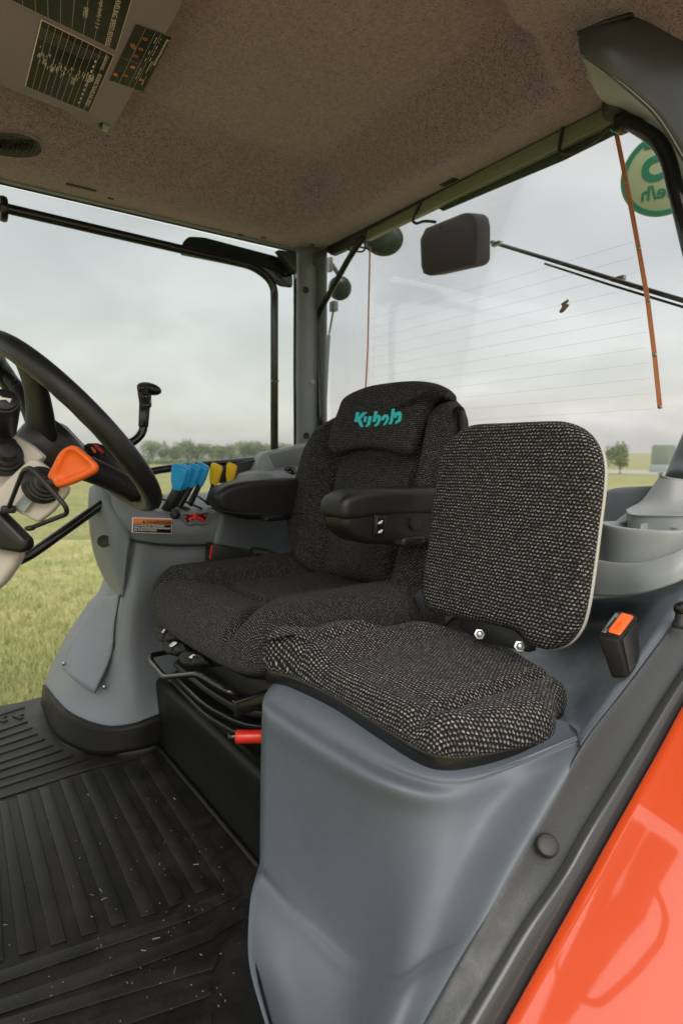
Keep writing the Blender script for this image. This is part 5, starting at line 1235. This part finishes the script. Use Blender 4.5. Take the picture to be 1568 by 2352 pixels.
# top face corners: back-left, back-right, front-right, front-left
TL, TR_, BR_, BL = f3_(1412, 1400, .865), f3_(1464, 1412, .85), f3_(1421, 1470, .80), f3_(1368, 1458, .815)
d1_, d2_, d3_, d4_ = f3_(1440, 1500, .845), f3_(1471, 1523, .83), f3_(1443, 1558, .785), f3_(1403, 1560, .80)
hexa('housing', [d1_, d2_, d3_, d4_], [TL, TR_, BR_, BL], STEPM, bu, bw=.004, seg=3)
up_ = ((TL+TR_+BR_+BL)-(d1_+d2_+d3_+d4_)).normalized()
def TP(u, v, h=0): return TL.lerp(TR_, u).lerp(BL.lerp(BR_, u), v)+up_*h
hexa('press_button', [TP(.36, .1, .0), TP(.93, .12, .0), TP(.93, .86, .0), TP(.36, .84, .0)], [TP(.40, .12, .0035), TP(.90, .14, .0035), TP(.90, .84, .0035), TP(.40, .82, .0035)], ORANGE_P, bu, bw=.0015)
hexa('tongue_slot', [TP(.12, .14, -.001), TP(.30, .14, -.001), TP(.30, .86, -.001), TP(.12, .86, -.001)], [TP(.12, .14, .0008), TP(.30, .14, .0008), TP(.30, .86, .0008), TP(.12, .86, .0008)], METAL, bu, bw=.0003)
hexa('slot_gap', [TP(.24, .3, .0009), TP(.34, .3, .0009), TP(.34, .75, .0009), TP(.24, .75, .0009)], [TP(.24, .3, .0012), TP(.34, .3, .0012), TP(.34, .75, .0012), TP(.24, .75, .0012)], BLACK, bu, bw=0)
text('lettering', 'PRESS', .0085, TP(.76, .76, .0038), (TP(.76, .1)-TP(.76, .76)).normalized(), -((TP(.8, .5)-TP(.4, .5)).normalized()), ORANGE_P, bu, .0004)
ls = []
sn = (BR_-TR_).cross(d2_-TR_).normalized()
if sn.dot(EYE-BR_) < 0: sn = -sn
for k in range(15):
    f = .10+k*.055
    a, b_ = TR_.lerp(d2_, f).lerp(BR_.lerp(d3_, f), .12), TR_.lerp(d2_, f).lerp(BR_.lerp(d3_, f), .9)
    o_ = tube('r', [a+sn*.0006, b_+sn*.0006], .0014, SATIN, n=6); o_.modifiers.clear(); ls.append(o_)
merged('side_ribs', ls, bu)
plate('strap', [f3_(1405, 1550, .905), f3_(1440, 1552, .90), f3_(1425, 1590, .92), f3_(1400, 1572, .93)], .006, SATIN, bu, bw=.001)

# door seal, trim and orange fender
ds = thing('door_sill_seal', 'dark rubber door seal strip running diagonally beside the orange fender', 'seal')
inner = [(905, 2470), (972, 2351), (1040, 2229), (1112, 2103), (1190, 1966), (1254, 1853), (1339, 1703), (1430, 1585), (1500, 1492), (1568, 1400), (1650, 1290)]
outer = [(1010, 2440), (1070, 2336), (1130, 2235), (1199, 2120), (1275, 2010), (1335, 1905), (1410, 1785), (1478, 1672), (1530, 1590), (1600, 1490), (1690, 1370)]
I3 = [P(*q, y=.402) for q in inner]; O3 = [P(*q, y=.374) for q in outer]
M3 = [a.lerp(b_, .5)+V(0, 0, .004) for a, b_ in zip(I3, O3)]
patch('rubber_strip', [I3, [a.lerp(b_, .08)+V(0, -.002, .004) for a, b_ in zip(I3, O3)], M3, [a.lerp(b_, .9)+V(0, 0, .003) for a, b_ in zip(I3, O3)], O3], SEAL, ds, n=4, thick=.006)
lathe('plug', [(.0125, -.006), (.0125, .0025), (.0115, .0042), (.006, .0048), (.001, .005)], P(1245, 1947, y=.388)+V(0, -.006, .006), (-.42, -.55, .72), BLACK, ds, n=32, label='round black rubber plug')
oe = [(1075, 2480), (1147, 2351), (1209, 2240), (1265, 2140), (1335, 2016), (1385, 1926), (1455, 1802), (1505, 1714), (1568, 1599), (1640, 1490), (1740, 1350)]
E3 = [P(*q, y=.352) for q in oe]
patch('grey_trim', [[p+V(0, .002, -.001) for p in O3], [a.lerp(b_, .35)+V(0, 0, .004) for a, b_ in zip(O3, E3)], [a.lerp(b_, .62)+V(0, 0, .001) for a, b_ in zip(O3, E3)], [a.lerp(b_, .88)+V(0, 0, -.012) for a, b_ in zip(O3, E3)], [a.lerp(b_, .94)+V(0, 0, -.03) for a, b_ in zip(O3, E3)]], BEAD, ds, n=4, thick=.003)
of = thing('orange_fender', 'glossy orange rear fender panel at the lower right corner', 'fender')
rows = []
for k, p in enumerate(E3):
    p0 = p+V(0, -.002, -.004)
    rows.append([p0+V(0, .004, -.04), p0+V(0, .001, -.008), p0+V(0, -.006, .0), p0+V(-.004, -.03, -.009), p0+V(-.02, -.13, -.046), p0+V(-.04, -.26, -.095), p0+V(-.04, -.45, -.20)])
lo = rows[0]; rows = [[p+V(-.25, 0, -.30) for p in lo]]+rows+[[p+V(.45, 0, .16) for p in rows[-1]]]
patch('panel', rows, PAINT, of, n=5, thick=.004)
box('dark_gap', (.60, .365, .20), .01, .01, .01, BLACK, of)
# black door striker stud
sk = thing('door_striker', 'black ball headed stud at the right picture edge', 'striker')
cS_ = P(1566, 1398, y=.385)
blob('ball', cS_, (.0115, .0115, .0115), BLACKG, sk)
lathe('neck', [(.010, -.028), (.0105, -.022), (.008, -.016), (.008, -.008), (.006, -.006)], cS_, (.2, 0, 1), SATIN, sk, n=20)
# unseen overhead door frame tubes, added for the dark bands mirrored in the fender
od = thing('unseen_door_header', 'unseen black door header tubes added overhead to mirror as dark bands in the fender', 'door')
tube('frame_tube', fillet([V(-.75, .36, 1.50), V(-.30, .32, 1.55), V(.05, .28, 1.56), V(.34, .27, 1.56)], .1), .036, BLACKG, od)
tube('mirror_loop_tube', fillet([V(.22, .27, 1.55), V(.16, .20, 1.53), V(.02, .19, 1.53), V(-.16, .24, 1.53), V(-.20, .30, 1.54)], .05), .011, BLACKG, od)  # thin loop added out of view for its curved reflection in the fender

# ------------------------------------------------------------------ humid air
hzm = bpy.data.materials.new('haze_air'); hzm.use_nodes = True; ht = hzm.node_tree; ht.nodes.clear()
ho = ht.nodes.new('ShaderNodeOutputMaterial'); hv_ = ht.nodes.new('ShaderNodeVolumePrincipled'); ht.links.new(hv_.outputs[0], ho.inputs['Volume'])
hv_.inputs['Color'].default_value = (.93, .95, .94, 1); hv_.inputs['Density'].default_value = .0011
hb_ = [V(x, y, z) for z in (gz-1.0, 14) for x, y in ((-800, -800), (900, -800), (900, 900), (-800, 900))]
o = mesh('haze', hb_, [(0, 3, 2, 1), (4, 5, 6, 7), (0, 1, 5, 4), (1, 2, 6, 5), (2, 3, 7, 6), (3, 0, 4, 7)], hzm, smooth=False)
tag(o, 'pale humid air over the far field', 'haze', kind='stuff')
